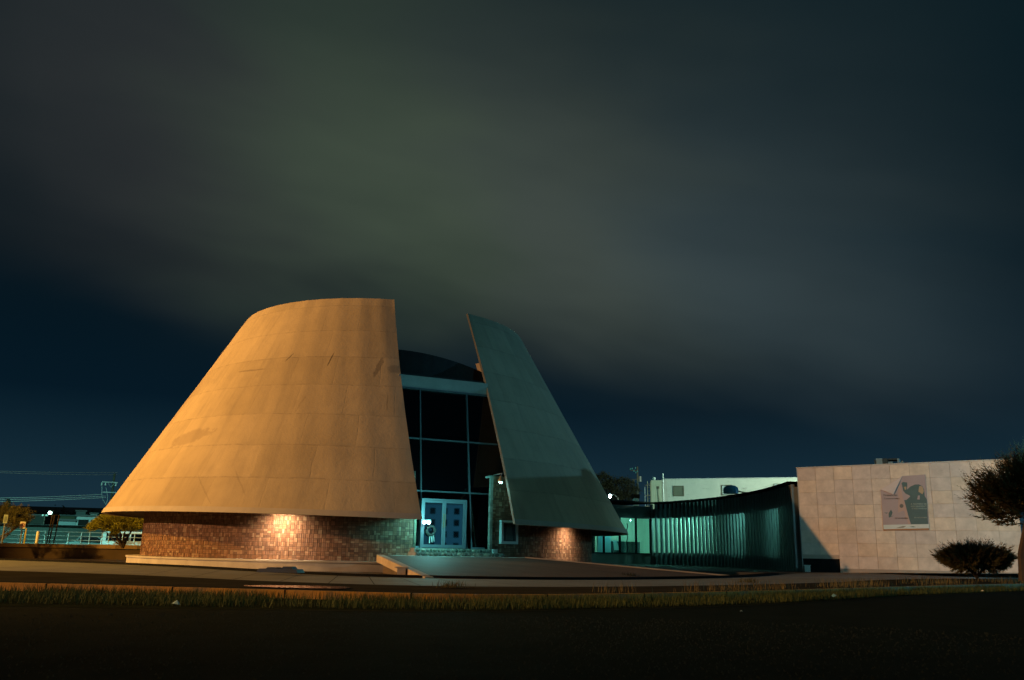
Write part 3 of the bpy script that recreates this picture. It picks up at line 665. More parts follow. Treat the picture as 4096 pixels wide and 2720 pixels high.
# the room inside
ri = MB(); b0, b1 = gp(-3.5, 0, -5.5), gp(LG, 0, -5.5)
v = lambda p_, z: Vector((p_.x, p_.y, z))
bk = [v(p_[0]-outn(p_[1])*4.5, 0) for p_ in pts[::6]]
wl = [gp(LG, 0, -4.2), gp(-2.5, 0, -4.2)]+[p_ for p_ in bk if p_.y < 66][0:]
for a, b in zip(wl, wl[1:]): ri.poly([v(b, .9), v(a, .9), v(a, ZH+.25), v(b, ZH+.25)])
ri.poly([v(gp(LG, 0, -.2), .9), v(gp(LG, 0, -4.2), .9), v(gp(LG, 0, -4.2), 4.1), v(gp(LG, 0, -.2), 4.1)])
ri.build('room_wall', M['room'], wing)
cl, flr = MB(), MB()
front = [gp(LG, 0, -.2), gp(.12, 0, -.2)]+[p_[0]-outn(p_[1])*.26 for p_ in pts[2::3]]
outer = front+[pts[-1][0]-outn(pts[-1][1])*4.5]+wl[::-1]
cl.poly([v(p_, ZH+.22) for p_ in outer]); flr.poly([v(p_, .92) for p_ in outer][::-1])
cl.build('ceiling', M['room'], wing); flr.build('room_floor', mat('room_floor', (.12, .13, .12), (.09, .1, .09), 1), wing)
TI = (.30, 1, .80)
for k, (s, o, w_) in enumerate(((1.9, -2.3, 62), (7.5, -2.3, 34))):
    p_ = gp(s, ZH+.12, o); MB().lathe(p_, [(0, .08), (.16, .08), (.16, 0), (.0, 0)], 14).build('ceiling_light', emis('ceiling_lamp', (.6, 1, .9), 14), wing)
    lamp('ceiling_lamp_light', p_-Vector((0, 0, .15)), w_, TI, .12)
for i, w_ in ((2, 190), (6, 130), (10, 80), (15, 130), (25, 190), (38, 110)):
    a, t = pts[i]; p_ = a-outn(t)*1.2+Vector((0, 0, ZH+.12))
    MB().lathe(p_, [(0, .08), (.10, .08), (.10, 0), (0, 0)], 12).build('ceiling_light', emis('spot_lamp', (.6, 1, .9), 9), wing)
    lamp('ceiling_lamp_light', p_-Vector((0, 0, .15)), w_, (.30, 1, .88), .1)
# reception counter, white sheet and pillar inside
ctr = thing('reception_counter', 'dark low counter behind the glazed corner of the wing', 'counter', gp(2, .92, -1.2))
gbox(.4, gx[2]-.45, -1.6, -1.0, .93, 2.02).build('counter_front', mat('counter_laminate', (.03, .06, .07), (.02, .045, .05), 1, rough=.4), ctr)
gbox(.35, gx[2]-.5, -1.65, -.95, 2.02, 2.07).build('counter_top', M['room'], ctr)
bd = thing('leaning_board', 'white board leaning beside the counter inside the wing', 'board', gp(gx[2]-.3, .92, -.9))
s0 = gx[2]-.1; MB().poly([gp(s0, 1.35, -.8), gp(s0-.55, 1.35, -.8), gp(s0-.38, 2.1, -.9), gp(s0, 2.1, -.9)]).poly([gp(s0, 1.35, -.83), gp(s0, 2.1, -.93), gp(s0-.38, 2.1, -.93), gp(s0-.55, 1.35, -.83)]).build('panel', M['rail'], bd)
MB().tube([gp(s0-.05, .93, -1.0), gp(s0-.05, 1.4, -.86)], .02).build('leg', M['steel'], bd)
pn = thing('lit_partition', 'pale lit partition inside the wing just left of the first window post', 'partition', gp(gx[3], .92, -.9))
gbox(gx[2]+.15, gx[4]-.25, -1.0, -.9, .93, 3.8).build('panel', mat('partition_paint', (.55, .7, .7), (.5, .65, .66), 1), pn)
gbox(gx[5]-.3, LG-.8, -.8, -.7, .93, 3.8).build('dark_panel', M['black'], pn)
gbox(gx[4]+.2, gx[5]-.35, -.8, -.7, .93, 3.8).build('dark_panel', M['black'], pn)
lamp('partition_light', gp(gx[3], 3.5, -.45), 60, (.12, .9, 1), .06)

# ================================================================= STONE BLOCK
BL = Vector((15.85, 47.2, 0)); BR_ = Vector((24.85, 42.2, 0)); bt = (BR_-BL).normalized(); bnr = Vector((bt.y, -bt.x, 0)); bnr = bnr if bnr.y < 0 else -bnr; BLEN = (BR_-BL).length
BZ0, BZ1 = .36, 5.80
block = thing('stone_block', 'windowless box clad in pale sandstone slabs at the right', 'building', BL)
def sb_(px, py): v_ = hit(px, py, BL, bnr)-BL; return v_.dot(bt), v_.z
def bp_(s, z, o=0): return BL+bt*s+bnr*o+Vector((0, 0, z))
print('block', sb_(3187, 1874), sb_(4051, 1839), sb_(3210, 2276), sb_(4085, 2256), BLEN)
mb = MB(); rnd = random.Random(5)
def ztopb(s): return BZ1+.012*s
nrow = 8; ncol = 11; z0r = BZ0+.12
M['cladcore'] = mat('cladding_mortar', (.48, .39, .31), (.42, .34, .27), 2)
core = MB().obox(bp_(0, .1, -.03), bt*BLEN, bnr*-9.5, Vector((0, 0, BZ1-.15))); core.build('block_core', M['cladcore'], block)
for r in range(nrow):
    for c in range(ncol):
        sa, sb2 = BLEN*c/ncol, BLEN*(c+1)/ncol; za = z0r+(BZ1-z0r)*r/nrow; zb = z0r+(BZ1-z0r)*(r+1)/nrow
        if r == 0 and c < 2: continue
        f = rnd.uniform(.93, 1.04); h_ = rnd.random(); base_ = (.62, .50, .40) if h_ < .5 else ((.59, .48, .40) if h_ < .75 else (.65, .51, .385))
        col = tuple(x*f for x in base_); g = .006; zt_a = zb if r < nrow-1 else ztopb(sa); zt_b = zb if r < nrow-1 else ztopb(sb2)
        pr = rnd.uniform(0, .010)
        p = [bp_(sa+g, za+g, pr), bp_(sb2-g, za+g, pr), bp_(sb2-g, zt_b-g, pr), bp_(sa+g, zt_a-g, pr)]; q = [x-bnr*(.04+pr) for x in p]
        mb.poly(p, c=col)
        for k in range(4): mb.poly([q[k], q[(k+1) % 4], p[(k+1) % 4], p[k]], c=col)
mb.build('stone_cladding', M['slab'], block)
MB().obox(bp_(-.04, .2, .0), bnr*-9.5, bt*.04, Vector((0, 0, BZ1-.2))).build('side_cladding', M['plaster'], block)
cpm = MB(); a, b = bp_(-.06, BZ1, .05), bp_(BLEN+.05, ztopb(BLEN), .05)
cpm.obox(a, b-a, bnr*-.5, Vector((0, 0, .05))).build('roof_coping', mat('pale_coping', (.55, .48, .40), (.48, .42, .35), 2), block)
sE = BLEN*2/ncol
MB().obox(bp_(0, .1, -.02), bt*sE, bnr*.01, Vector((0, 0, .9))).build('dark_recess', M['black'], block)
MB().obox(bp_(.0, BZ0+.75, -.02), bt*sE, bnr*.025, Vector((0, 0, .1))).build('recess_lintel', M['cladcore'], block)
mb = MB().obox(bp_(sE, .3, -.02), bt*(BLEN-sE), bnr*.06, Vector((0, 0, .22))); mb.build('base_course', mat('base_stone', (.36, .29, .23), (.28, .23, .18), 1.5, bump=.3), block)
bx = tag(MB().obox(bp_(.12, .3, .12), bt*.26, bnr*.2, Vector((0, 0, .33))).obox(bp_(.09, .63, .09), bt*.32, bnr*.26, Vector((0, 0, .03))).build('meter_box', M['rail']), 'small white box standing at the left foot of the sandstone block', 'utility box')

# poster hanging on the block
poster = thing('hanging_banner', 'big mauve and dark green exhibition banner with a folded corner on the sandstone wall', 'banner', bp_(4.5, 3.2, .02))
def pb_(px, py, o=.03): s, z = sb_(px, py); return bp_(s, z, o)
X = lambda x: 3450+x/5.226
Yy = lambda y: 1850+y/5.226
def ppoly(pts, m_, name, o, lab=None):
    mb = MB(); a_ = [pb_(X(x), Yy(y), o) for x, y in pts]; mb.poly(a_); mb.poly([x-bnr*.012 for x in a_][::-1])
    for i in range(len(a_)): j = (i+1) % len(a_); mb.poly([a_[j], a_[i], a_[i]-bnr*.012, a_[j]-bnr*.012])
    return mb.build(name, m_, poster, label=lab)
mv = mat('banner_mauve', (.42, .32, .30), (.37, .28, .27), 1.2); gr = mat('banner_green', (.10, .15, .14), (.085, .125, .12), 2); pk = mat('banner_salmon', (.47, .31, .25), None); wh = mat('banner_white', (.62, .62, .56), (.54, .56, .50), 3); bck = mat('banner_back', (.60, .51, .47), (.54, .46, .42), 2); tn = mat('banner_tan', (.42, .30, .18), None)
og = mat('banner_orange_strip', (.38, .18, .08), None)
ppoly([(380, 570), (830, 285), (1315, 250), (1345, 740), (1390, 1290), (1392, 1395), (1392, 1415), (440, 1425), (430, 1310), (405, 900)], mv, 'banner_sheet', .03)
ppoly([(750, 480), (800, 480), (840, 700), (1000, 1290), (960, 1292), (870, 1000), (745, 1050), (750, 800)], pk, 'banner_print', .034)
ppoly([(872, 790), (925, 780), (1000, 710), (985, 690), (900, 650), (850, 590), (830, 480), (815, 430), (850, 408), (935, 418), (938, 470), (930, 570), (1000, 505), (1100, 460), (1180, 458), (1250, 495), (1290, 560), (1300, 700), (1345, 770), (1372, 1290), (1015, 1292), (960, 1120), (905, 900)], gr, 'banner_print', .035)
ppoly([(1185, 500), (1230, 490), (1270, 530), (1283, 600), (1255, 665), (1170, 610)], tn, 'banner_print', .040)
ppoly([(865, 510), (920, 505), (915, 560), (890, 575)], tn, 'banner_print', .041)
ppoly([(1145, 770), (1160, 690), (1200, 690), (1195, 778)], mv, 'banner_print', .040)
ppoly([(548, 1060), (597, 985), (630, 1050), (600, 1120), (550, 1150)], gr, 'banner_print', .036); ppoly([(455, 1045), (540, 1050), (500, 1070)], gr, 'banner_print', .036); ppoly([(560, 1140), (648, 1110), (640, 1120), (560, 1152)], gr, 'banner_print', .036)
cc_ = [(817+42*math.cos(k*.45), 908+42*math.sin(k*.45)) for k in range(14)]; ppoly(cc_[::-1], mat('banner_grey', (.16, .14, .12), None), 'banner_print', .037)
ppoly([(440, 1305), (1390, 1288), (1392, 1375), (443, 1395)], wh, 'banner_strip', .042); ppoly([(443, 1396), (1392, 1376), (1392, 1408), (443, 1424)], og, 'banner_hem', .042)
ppoly([(700, 1372), (840, 1328), (920, 1325), (860, 1365)], mat('emblem_tan', (.30, .26, .20), None), 'emblem', .046); ppoly([(980, 1345), (1060, 1330), (1120, 1350), (1060, 1358)], mat('emblem_green', (.2, .25, .22), None), 'emblem', .046)
# the loose corner folded forward
a0, a1, a2 = pb_(X(382), Yy(565), .05), pb_(X(832), Yy(285), .05), pb_(X(650), Yy(665), .10)
mb = MB(); mid3 = [lerp(a0, a2, .5)+bnr*.02, lerp(a1, a2, .5)+bnr*.02]; mb.poly([a0, mid3[0], mid3[1], a1]); mb.poly([mid3[0], a2, mid3[1]]); mb.poly([a0-bnr*.01, a1-bnr*.01, mid3[1]-bnr*.01, mid3[0]-bnr*.01]); mb.poly([mid3[0]-bnr*.01, mid3[1]-bnr*.01, a2-bnr*.01])
mb.build('folded_corner', bck, poster)
def text(s, px, py, size, m_, parent, axx, nrm, pos=None, name='lettering'):
    cu = bpy.data.curves.new(name, 'FONT'); cu.body = s; cu.size = size; cu.extrude = .002
    if ' ' in s:
        bpy.data.curves.remove(cu); q = pos
        for w_ in s.split(' '):
            o = text(w_, px, py, size, m_, parent, axx, nrm, q, name); q = q+axx*(max(v.co.x for v in o.data.vertices)+size*.28)
        return o
    o = bpy.data.objects.new(name, cu); COL.objects.link(o); bpy.context.view_layer.update()
    me = bpy.data.meshes.new_from_object(o.evaluated_get(bpy.context.evaluated_depsgraph_get())); bpy.data.objects.remove(o)
    me.materials.append(m_) if not me.materials else None
    o = bpy.data.objects.new(name, me); COL.objects.link(o); o.parent = parent
    mw = Matrix((axx, Vector((0, 0, 1)), nrm)).transposed().to_4x4(); mw.translation = pos-BASE[parent.name]; o.matrix_local = mw; return o
lt = mat('banner_pale_ink', (.36, .42, .36), None); dk = mat('banner_dark_ink', (.15, .12, .10), None)
for s, x, y, sz in (('A NOMBRE DEL', 1010, 885, .115), ('VOCERIMIENTO', 1010, 935, .115), ('Y MACHINERIA', 1030, 980, .105), ('DE NOVIEMBRE', 1085, 1165, .085)): text(s, 0, 0, sz, lt, poster, bt, bnr, pb_(X(x), Yy(y), .045))
for s, x, y, sz in (('Presencias', 440, 705, .16), ('Construcciones', 450, 770, .12), ('DE NOVIEMBRE', 680, 1180, .09)): text(s, 0, 0, sz, dk, poster, bt, bnr, pb_(X(x), Yy(y), .042))
# air-conditioning plant on the block roof
ac = thing('rooftop_cooler', 'dull teal air-conditioning unit on the roof of the sandstone block', 'air conditioner', bp_(4.2, 5.85, -2.2))
M['acp'] = mat('cooler_paint', (.18, .28, .30), (.12, .18, .19), 2, rough=.5); M['acd'] = mat('cooler_dark', (.03, .045, .045), None)
def ab(x0, x1, y0, y1, m_, name, o=-2.0, dp=1.2):
    n_ = BL+bnr*o; f = lambda x, y: hit(x, y, n_, bnr)
    p0, p1, p2 = f(x0, y1), f(x1, y1), f(x0, y0)
    MB().obox(p0, bt*(p1-p0).length, bnr*-dp, Vector((0, 0, (p2-p0).length))).build(name, m_, ac, bevel=.03)
ab(3506, 3531, 1834, 1865, M['acp'], 'cabinet'); ab(3531.5, 3552, 1834, 1864, M['acd'], 'vent_box', dp=1.0); ab(3553, 3590, 1834, 1840, M['acd'], 'top_tray', dp=.9); ab(3554, 3572, 1847, 1862, M['acp'], 'pump', dp=.6); ab(3590, 3598, 1834, 1852, M['acp'], 'duct', dp=.7); ab(3553, 3602, 1856, 1861, M['acd'], 'base_rail', dp=.9); ab(3499, 3505, 1838, 1862, M['acd'], 'side_cap', dp=.8)
MB().tube([hit(3603, 1856, BL-bnr*2, bnr), hit(3613, 1846, BL-bnr*2, bnr)], .07, 8).build('pipe', M['acp'], ac)

# ================================================================= entrance fittings
dc = thing('display_case', 'white-framed glass notice case on the dark stone by the entrance', 'display case', AZ(41, RD, 1.3))
pc_ = AZ(40.5, RD+.16); rad = (pc_-C).normalized(); tg = Vector((-rad.y, rad.x, 0)); tg = tg if tg.x > 0 else -tg
pcc = hit(2040, 2129, pc_, rad); pcc_l = hit(2017, 2129, pc_, rad); wcs = .50; hcs = .52
o_ = pcc-tg*wcs-Vector((0, 0, hcs)); 
mb = MB(); fw = .12
for a, b, c_, d_ in ((0, 2*wcs, 0, fw), (0, 2*wcs, 2*hcs-fw, 2*hcs), (0, fw, fw, 2*hcs-fw), (2*wcs-fw, 2*wcs, fw, 2*hcs-fw)): mb.obox(o_+tg*a+Vector((0, 0, c_)), tg*(b-a), rad*-.16, Vector((0, 0, d_-c_)))
mb.build('frame', mat('case_white', (.6, .66, .68), None, rough=.5), dc)
MB().obox(o_+tg*fw+Vector((0, 0, fw))-rad*.08, tg*(2*wcs-2*fw), rad*-.02, Vector((0, 0, 2*hcs-2*fw))).build('back_board', mat('case_back', (.07, .07, .06), None), dc)
nt_ = MB(); 
for k in range(5): nt_.poly([o_+tg*(.3+k*.09)+Vector((0, 0, .16))-rad*.06, o_+tg*(.38+k*.09)+Vector((0, 0, .16))-rad*.06, o_+tg*(.42+k*.055)+Vector((0, 0, .86))-rad*.07, o_+tg*(.37+k*.055)+Vector((0, 0, .86))-rad*.07])
nt_.build('paper_notice', mat('case_paper', (.20, .19, .16), None), dc)
MB().obox(o_+tg*fw+Vector((0, 0, fw))-rad*.03, tg*(2*wcs-2*fw), rad*-.005, Vector((0, 0, 2*hcs-2*fw))).build('pane', glass('case_glass', (.8, .9, .9), .04), dc)
flp = AZ(31.8, RD+1.0); flp = PD(2003, 1918, math.hypot(flp.x, flp.y))
fl = thing('flood_light', 'lit flood lamp hanging at the top of the stone pier by the entrance', 'flood lamp', flp)
MB().lathe(flp, [(.0, .16), (.05, .16), (.07, .05), (.13, -.02), (.14, -.12), (.11, -.12), (.1, -.04), (0, -.02)], 16).build('housing', mat('lamp_housing', (.30, .24, .14), None, rough=.5, metal=.4), fl, smooth=True)
MB().lathe(flp, [(0, -.05), (.06, -.06), (.085, -.10), (.06, -.15), (0, -.17)], 14).build('bulb', emis('flood_bulb', (.5, 1, .95), 25), fl, smooth=True)
MB().tube([flp+Vector((0, 0, .16)), flp+Vector((.05, .3, .3)), AZ(33.8, RD+.02, flp.z+.28)], .018).build('bracket', M['steel'], fl)
lamp('flood_lamp_light', flp+Vector((-.12, -.05, -.22)), 12, (.16, .95, .85), .06)
gl_ = hit(1706, 2090, PDD(0, 0, .45), nf)
tw = thing('twin_flood_light', 'glaring twin flood lamp low beside the left door leaf, at the shell corner', 'flood lamp', gl_)
for dx in (-.10, .10):
    q = gl_+tf*dx; MB().lathe(q, [(0, -.07), (.06, -.05), (.085, 0), (.06, .05), (0, .07)], 12).build('bulb', emis('twin_flood_bulb', (.5, .95, 1), 22), tw, smooth=True)
MB().tube([gl_-tf*.2+Vector((0, 0, .1)), gl_+tf*.2+Vector((0, 0, .1))], .03, 6).build('housing', M['steel'], tw)
MB().tube([gl_-tf*.1+Vector((0, 0, .1)), PDD(da-.35, 2.75, .1)], .02, 6).build('bracket', M['steel'], tw)
lamp('twin_flood_light_lamp', gl_+nf*1.1-tf*.15+Vector((0, 0, .3)), 270, (.20, .95, .90), .08)
ck = PD(1958, 1906, math.hypot(AZ(33.8, RD).x, AZ(33.8, RD).y)-.1)
cam_t = thing('security_camera', 'tiny pale camera at the top of the stone pier', 'camera', ck)
MB().tube([ck, ck+Vector((-.16, -.1, -.05))], .05, 8).build('housing', M['rail'], cam_t); MB().tube([ck, ck+Vector((.15, .1, -.02))], .02, 6).build('bracket', M['steel'], cam_t)
# wreath on the left door
wc = PDD(mid_-.62, 1.15+.73, .12)
wreath = thing('door_wreath', 'dark ring wreath with pale ribbon tails on the left door leaf', 'wreath', wc)
mb = MB(); rnd = random.Random(2)
ring = [wc+tf*(.19*math.cos(t_*2*math.pi/22))+Vector((0, 0, .19*math.sin(t_*2*math.pi/22))) for t_ in range(23)]; mb.tube(ring, [.062+rnd.uniform(-.008, .008) for _ in ring], 8); mb.build('ring', mat('wreath_twigs', (.05, .06, .055), (.03, .03, .03), 20, bump=.8), wreath, smooth=True)
mb = MB()
for dx, ln in ((-.05, .5), (.03, .46), (.1, .42)): a = wc+tf*dx+Vector((0, 0, -.17))+nf*.02; mb.poly([a, a+tf*.035, a+tf*(.035+dx*.5)+Vector((0, 0, -ln+.12)), a+tf*(dx*.5)+Vector((0, 0, -ln+.15))])
mb.build('ribbon', M['rail'], wreath)
# chain hanging from the tip of the right shell
tip = PD(2508, 2112, 48.5)
ch = MB(); path = [tip+Vector((.03*math.sin(k*1.3), 0, .25-k*.12)) for k in range(14)]; ch.tube(path, .022, 5)
tag(ch.build('hanging_chain', mat('chain_rust', (.03, .03, .028), None)), 'thin twisted chain hanging from the right tip of the cone rim', 'chain')
# blue pump cover at the basin edge
pq = G(1105, 2291, .24)
pc2 = thing('pump_cover', 'low dark blue cover with two raised lids at the edge of the basin', 'pump cover', (pq.x, pq.y, .24)); M['blue'] = mat('blue_cover', (.03, .05, .11), (.04, .05, .07), 3, rough=.4)
wv = Vector((.985, -.17, 0)); dv = Vector((.17, .985, 0)); o_ = Vector((pq.x, pq.y, .245))
def slab(x0, x1, z0, z1, tp, d0=0, d1=.6):
    mb = MB(); p = [o_+wv*x0+dv*d0, o_+wv*x1+dv*d0, o_+wv*x1+dv*d1, o_+wv*x0+dv*d1]; c_ = (p[0]+p[2])/2; q = [c_+(x-c_)*tp for x in p]
    p = [x+Vector((0, 0, z0)) for x in p]; q = [x+Vector((0, 0, z1)) for x in q]; mb.poly(q)
    for i in range(4): mb.poly([p[i], p[(i+1) % 4], q[(i+1) % 4], q[i]])
    return mb
slab(-.7, .72, 0, .11, .9).build('cover', M['blue'], pc2); slab(-.42, -.02, .11, .16, .8, .1, .5).build('lid', M['blue'], pc2); slab(.1, .5, .11, .19, .75, .1, .5).build('lid', M['blue'], pc2)
# small white drain post at the plinth end
dpo = G(1505, 2300, .15)
tag(MB().obox((-3.75, 30.0, .13), (.28, .02, 0), (0, .25, 0), (0, 0, .30)).obox((-3.82, 29.97, .43), (.42, .02, 0), (0, .3, 0), (0, 0, .04)).build('drain_post', mat('post_render', (.5, .42, .34), (.4, .34, .28), 3)), 'short pale post in the basin beside the ramp', 'post')

# ================================================================= BEHIND: white building on the right
M['whitewall'] = mat('white_block_wall', (.50, .50, .44), (.42, .43, .38), 1.2, bump=.2)
def whitewall():
    mt = M['whitewall']; t = mt.node_tree; b = t.nodes['Principled BSDF']; ob = t.nodes.new('ShaderNodeTexCoord').outputs['Object']
    mp = t.nodes.new('ShaderNodeMapping'); mp.inputs['Scale'].default_value = (.6, .6, 2.6); t.links.new(ob, mp.inputs[0]); src = b.inputs['Base Color'].links[0].from_socket
    n = noise(t, mp.outputs[0], 1.4, 7, .7); t.links.new(mixc(t, mth(t, 'MULTIPLY', ramp(t, n, [(.60, (0, 0, 0)), (.66, (1, 1, 1))], 'LINEAR'), .55), src, (.16, .15, .13)), b.inputs['Base Color'])
whitewall()
WL = PD(2648, 1924, 85.5); WL.z = 0; WR = Vector((WL.x+22, WL.y-4.6, 0)); wt = (WR-WL).normalized(); wn = Vector((wt.y, -wt.x, 0)); wn = wn if wn.y < 0 else -wn
wb = thing('white_building', 'long white block-walled building with louvred windows behind the wing', 'building', WL)
def sw(px, py): v_ = hit(px, py, WL, wn)-WL; return v_.dot(wt), v_.z
def wp(s, z, o=0): return WL+wt*s+wn*o+Vector((0, 0, z))
zt = sw(2700, 1918)[1]; zt2 = sw(3180, 1909)[1]; print('white top', zt, zt2, sw(2693, 1943), sw(2735, 1985))
mb = MB(); mb.poly([wp(0, 0), wp(22, 0), wp(22, zt2+.05), wp(0, zt)]); mb.poly([wp(0, 0, -12), wp(0, 0), wp(0, zt), wp(0, zt, -12)]); mb.poly([wp(0, zt), wp(22, zt2+.05), wp(22, zt2, -12), wp(0, zt, -12)]); mb.poly([wp(22, 0), wp(22, 0, -12), wp(22, zt2, -12), wp(22, zt2)]); mb.build('wall', M['whitewall'], wb)
a, b = wp(-.02, zt, .06), wp(22, zt2+.05, .06); MB().obox(a, b-a, wn*-.3, Vector((0, 0, .07))).build('roof_edge', M['plaster'], wb)
an = MB().obox(wp(-1.05, 0, .35), wt*1.02, wn*-6, Vector((0, 0, zt-.1))); an.build('annex', mat('annex_wall', (.44, .45, .34), (.38, .40, .30), 1, bump=.2), wb)
M['louvre'] = mat('louvre_slats', (.42, .50, .52), None, rough=.5); M['wframe'] = mat('window_frame_brown', (.10, .085, .06), None)
for k, (x0, x1, y0, y1) in enumerate(((2693, 2735, 1943, 1985), (2887, 2928, 1940, 1981), (3095, 3136, 1935, 1975))):
    s0, zb_ = sw(x0, y1); s1_, za_ = sw(x1, y0); w_, h_ = s1_-s0, za_-zb_; f = MB(); t_ = .07
    for c in ((0, w_, 0, t_), (0, w_, h_-t_, h_), (0, t_, t_, h_-t_), (w_-t_, w_, t_, h_-t_)): f.obox(wp(s0+c[0], zb_+c[2], .05), wt*(c[1]-c[0]), wn*-.1, Vector((0, 0, c[3]-c[2])))
    fo = f.build('window', M['wframe'], wb)
    if k == 0: MB().obox(wp(s0+t_, zb_+t_, .02), wt*(w_-2*t_), wn*-.01, Vector((0, 0, h_-2*t_))).build('shutter', mat('shutter_board', (.13, .14, .10), (.11, .12, .09), 2), fo)
    else:
        sl = MB(); n = 8
        for j in range(n): z = zb_+t_+(h_-2*t_)*j/n; q = (h_-2*t_)/n; sl.poly([wp(s0+t_, z, .04), wp(s1_-t_, z, .04), wp(s1_-t_, z+q*.95, -.0), wp(s0+t_, z+q*.95, .0)])
        sl.build('louvre', M['louvre'], fo)
s, z = sw(2652, 1895); MB().tube([wp(-.02+.12, 0, .12), wp(.1, z, .12)], .06, 8).build('vent_pipe', M['steel'], wb)
s, z = sw(2626, 1951); MB().obox(wp(-.5, z-.12, .38), wt*.22, wn*-.05, Vector((0, 0, .24))).build('junction_box', M['wframe'], wb)
MB().tube([wp(-.4, z-.12, .39), wp(-.33, z-1.2, .39), wp(-.33, 1, .39)], .02).build('conduit', M['wframe'], wb)
s, z = sw(2615, 1917); MB().lathe(wp(-.75, z-.1, .3), [(0, .3), (.12, .25), (.16, .1), (.1, 0)], 10).build('roof_lamp', M['rail'], wb)
ld = thing('cage_ladder', 'rusty caged ladder up the left end of the white building', 'ladder', wp(-1.4, 0, .5))
for dx in (-1.40, -1.10): MB().tube([wp(dx, 2, .4), wp(dx, zt-.2, .4)], .03).build('rail', mat('ladder_paint', (.30, .27, .16), None), ld)
for j in range(16): MB().tube([wp(-1.40, 2.4+j*.36, .4), wp(-1.10, 2.4+j*.36, .4)], .02, 5).build('rung', M['wframe'], ld)
for j in range(4):
    zc = 4.6+j*1.0; MB().tube([wp(-1.4, zc, .4), wp(-1.6, zc, .7), wp(-1.62, zc, 1.05), wp(-1.45, zc, 1.3), wp(-1.2, zc, 1.25), wp(-1.1, zc, .4)], .022, 5).build('cage_hoop', M['stonecap'], ld)
MB().tube([wp(-1.62, 3.5, 1.05), wp(-1.62, zt-.8, 1.05)], .02, 5).build('cage_bar', M['rail'], ld)
# dome vent on the wing roof
dp = PD(2924, 1984, 56.5); dp.z = ZR+.1; dv_ = thing('roof_dome_vent', 'dark blue domed vent on the roof of the curved wing', 'vent', dp)
pq2 = PD(2924, 1984, 59.5); base_z = pq2.z
cz = Vector((pq2.x, pq2.y, ZR+.08)); r_ = .50; hgt = .56
MB().lathe(cz, [(r_*.98, 0), (r_, hgt*.45), (r_*.9, hgt*.72), (r_*.6, hgt*.93), (0, hgt)], 20).build('dome', mat('vent_blue', (.07, .22, .32), (.04, .11, .15), 3, rough=.35), dv_, smooth=True)
MB().obox(cz+Vector((r_*.8, -.1, hgt*.25)), (1.1, 0, -.15), (0, .35, 0), (0, 0, .06)).build('side_plate', M['wingdark'], dv_)
# ================================================================= BEHIND THE WING: pole, tree, lamp, booth
up_ = PD(2552, 2010, 120); up_.z = 0
ppole = thing('utility_pole', 'wooden power pole with transformer boxes behind the wing', 'utility pole', up_)
ztp = PD(2552, 1866, 120).z; MB().tube([up_, Vector((up_.x, up_.y, ztp))], [.17, .11], 8).build('pole', mat('lit_pole_wood', (.16, .15, .11), (.11, .1, .08), 3), ppole)
zc = PD(2552, 1884, 120).z; MB().obox(up_+Vector((-1.0, -.15, zc)), (1.1, 0, 0), (0, .12, 0), (0, 0, .1)).build('crossarm', M['wood'], ppole)
for dx, dz in ((-1.0, .15), (-.75, .2), (-.5, -.1), (-.25, -.3), (-.3, .3), (-.05, -.15)): MB().lathe(up_+Vector((dx, -.15, zc+dz)), [(.0, .22), (.06, .2), (.07, .05), (.1, 0), (0, 0)], 8).build('insulator', mat('insulator_teal', (.12, .42, .42), None, rough=.3), ppole)
zc = PD(2552, 1918, 120).z; MB().lathe(up_+Vector((.32, -.1, zc-.3)), [(0, 0), (.24, 0), (.24, .7), (.1, .78), (0, .78)], 12).build('transformer', M['steel'], ppole)
MB().lathe(up_+Vector((-.6, -.1, zc-.5)), [(0, 0), (.16, 0), (.16, .4), (0, .45)], 10).build('transformer', M['wood'], ppole); MB().obox(up_+Vector((-.9, -.1, zc-.05)), (.9, 0, 0), (0, .1, 0), (0, 0, .08)).build('crossarm', M['wood'], ppole)
# ---- foliage generators
def leafmat(name, c, c2, scale=3):
    mt = mat(name, c, c2, scale, rough=.85, spec=.15); return mt
def crown_leaves(mb, centre, rx, ry, rz, nclump, nleaf, size, rnd, spread=.32, lower=-1.0):
    for _ in range(nclump):
        while True:
            d = Vector((rnd.gauss(0, 1), rnd.gauss(0, 1), rnd.gauss(0, 1))).normalized()
            if d.z > lower: break
        r = rnd.uniform(.45, 1.0)**.6; c = centre+Vector((d.x*rx*r, d.y*ry*r, d.z*rz*r)); cs = rnd.uniform(.6, 1.3)*spread
        for _ in range(nleaf):
            p_ = c+Vector((rnd.gauss(0, 1), rnd.gauss(0, 1), rnd.gauss(0, .8)))*cs*.5; u = Vector((rnd.gauss(0, 1), rnd.gauss(0, 1), rnd.gauss(0, 1))).normalized(); w_ = u.orthogonal().normalized()*size*rnd.uniform(.3, .6); u = u*size*rnd.uniform(.6, 1.4)
            mb.poly([p_-u, p_+w_, p_+u, p_-w_])
def limbs(mb, base, n, h, spread, r, rnd):
    tips = []
    for k in range(n):
        a = 2*math.pi*(k+rnd.random()*.6)/n; t = Vector((math.cos(a)*spread, math.sin(a)*spread, h)); m1 = base+Vector((t.x*.3, t.y*.3, h*.45)); path = [base, m1, base+t]
        mb.tube(path, [r, r*.6, r*.2], 6); tips.append(base+t)
        for q in range(3): b0 = lerp(m1, base+t, rnd.uniform(0, .8)); mb.tube([b0, b0+Vector((rnd.uniform(-.4, .4)*spread, rnd.uniform(-.4, .4)*spread, h*.35))], [r*.3, r*.1], 5)
    return tips
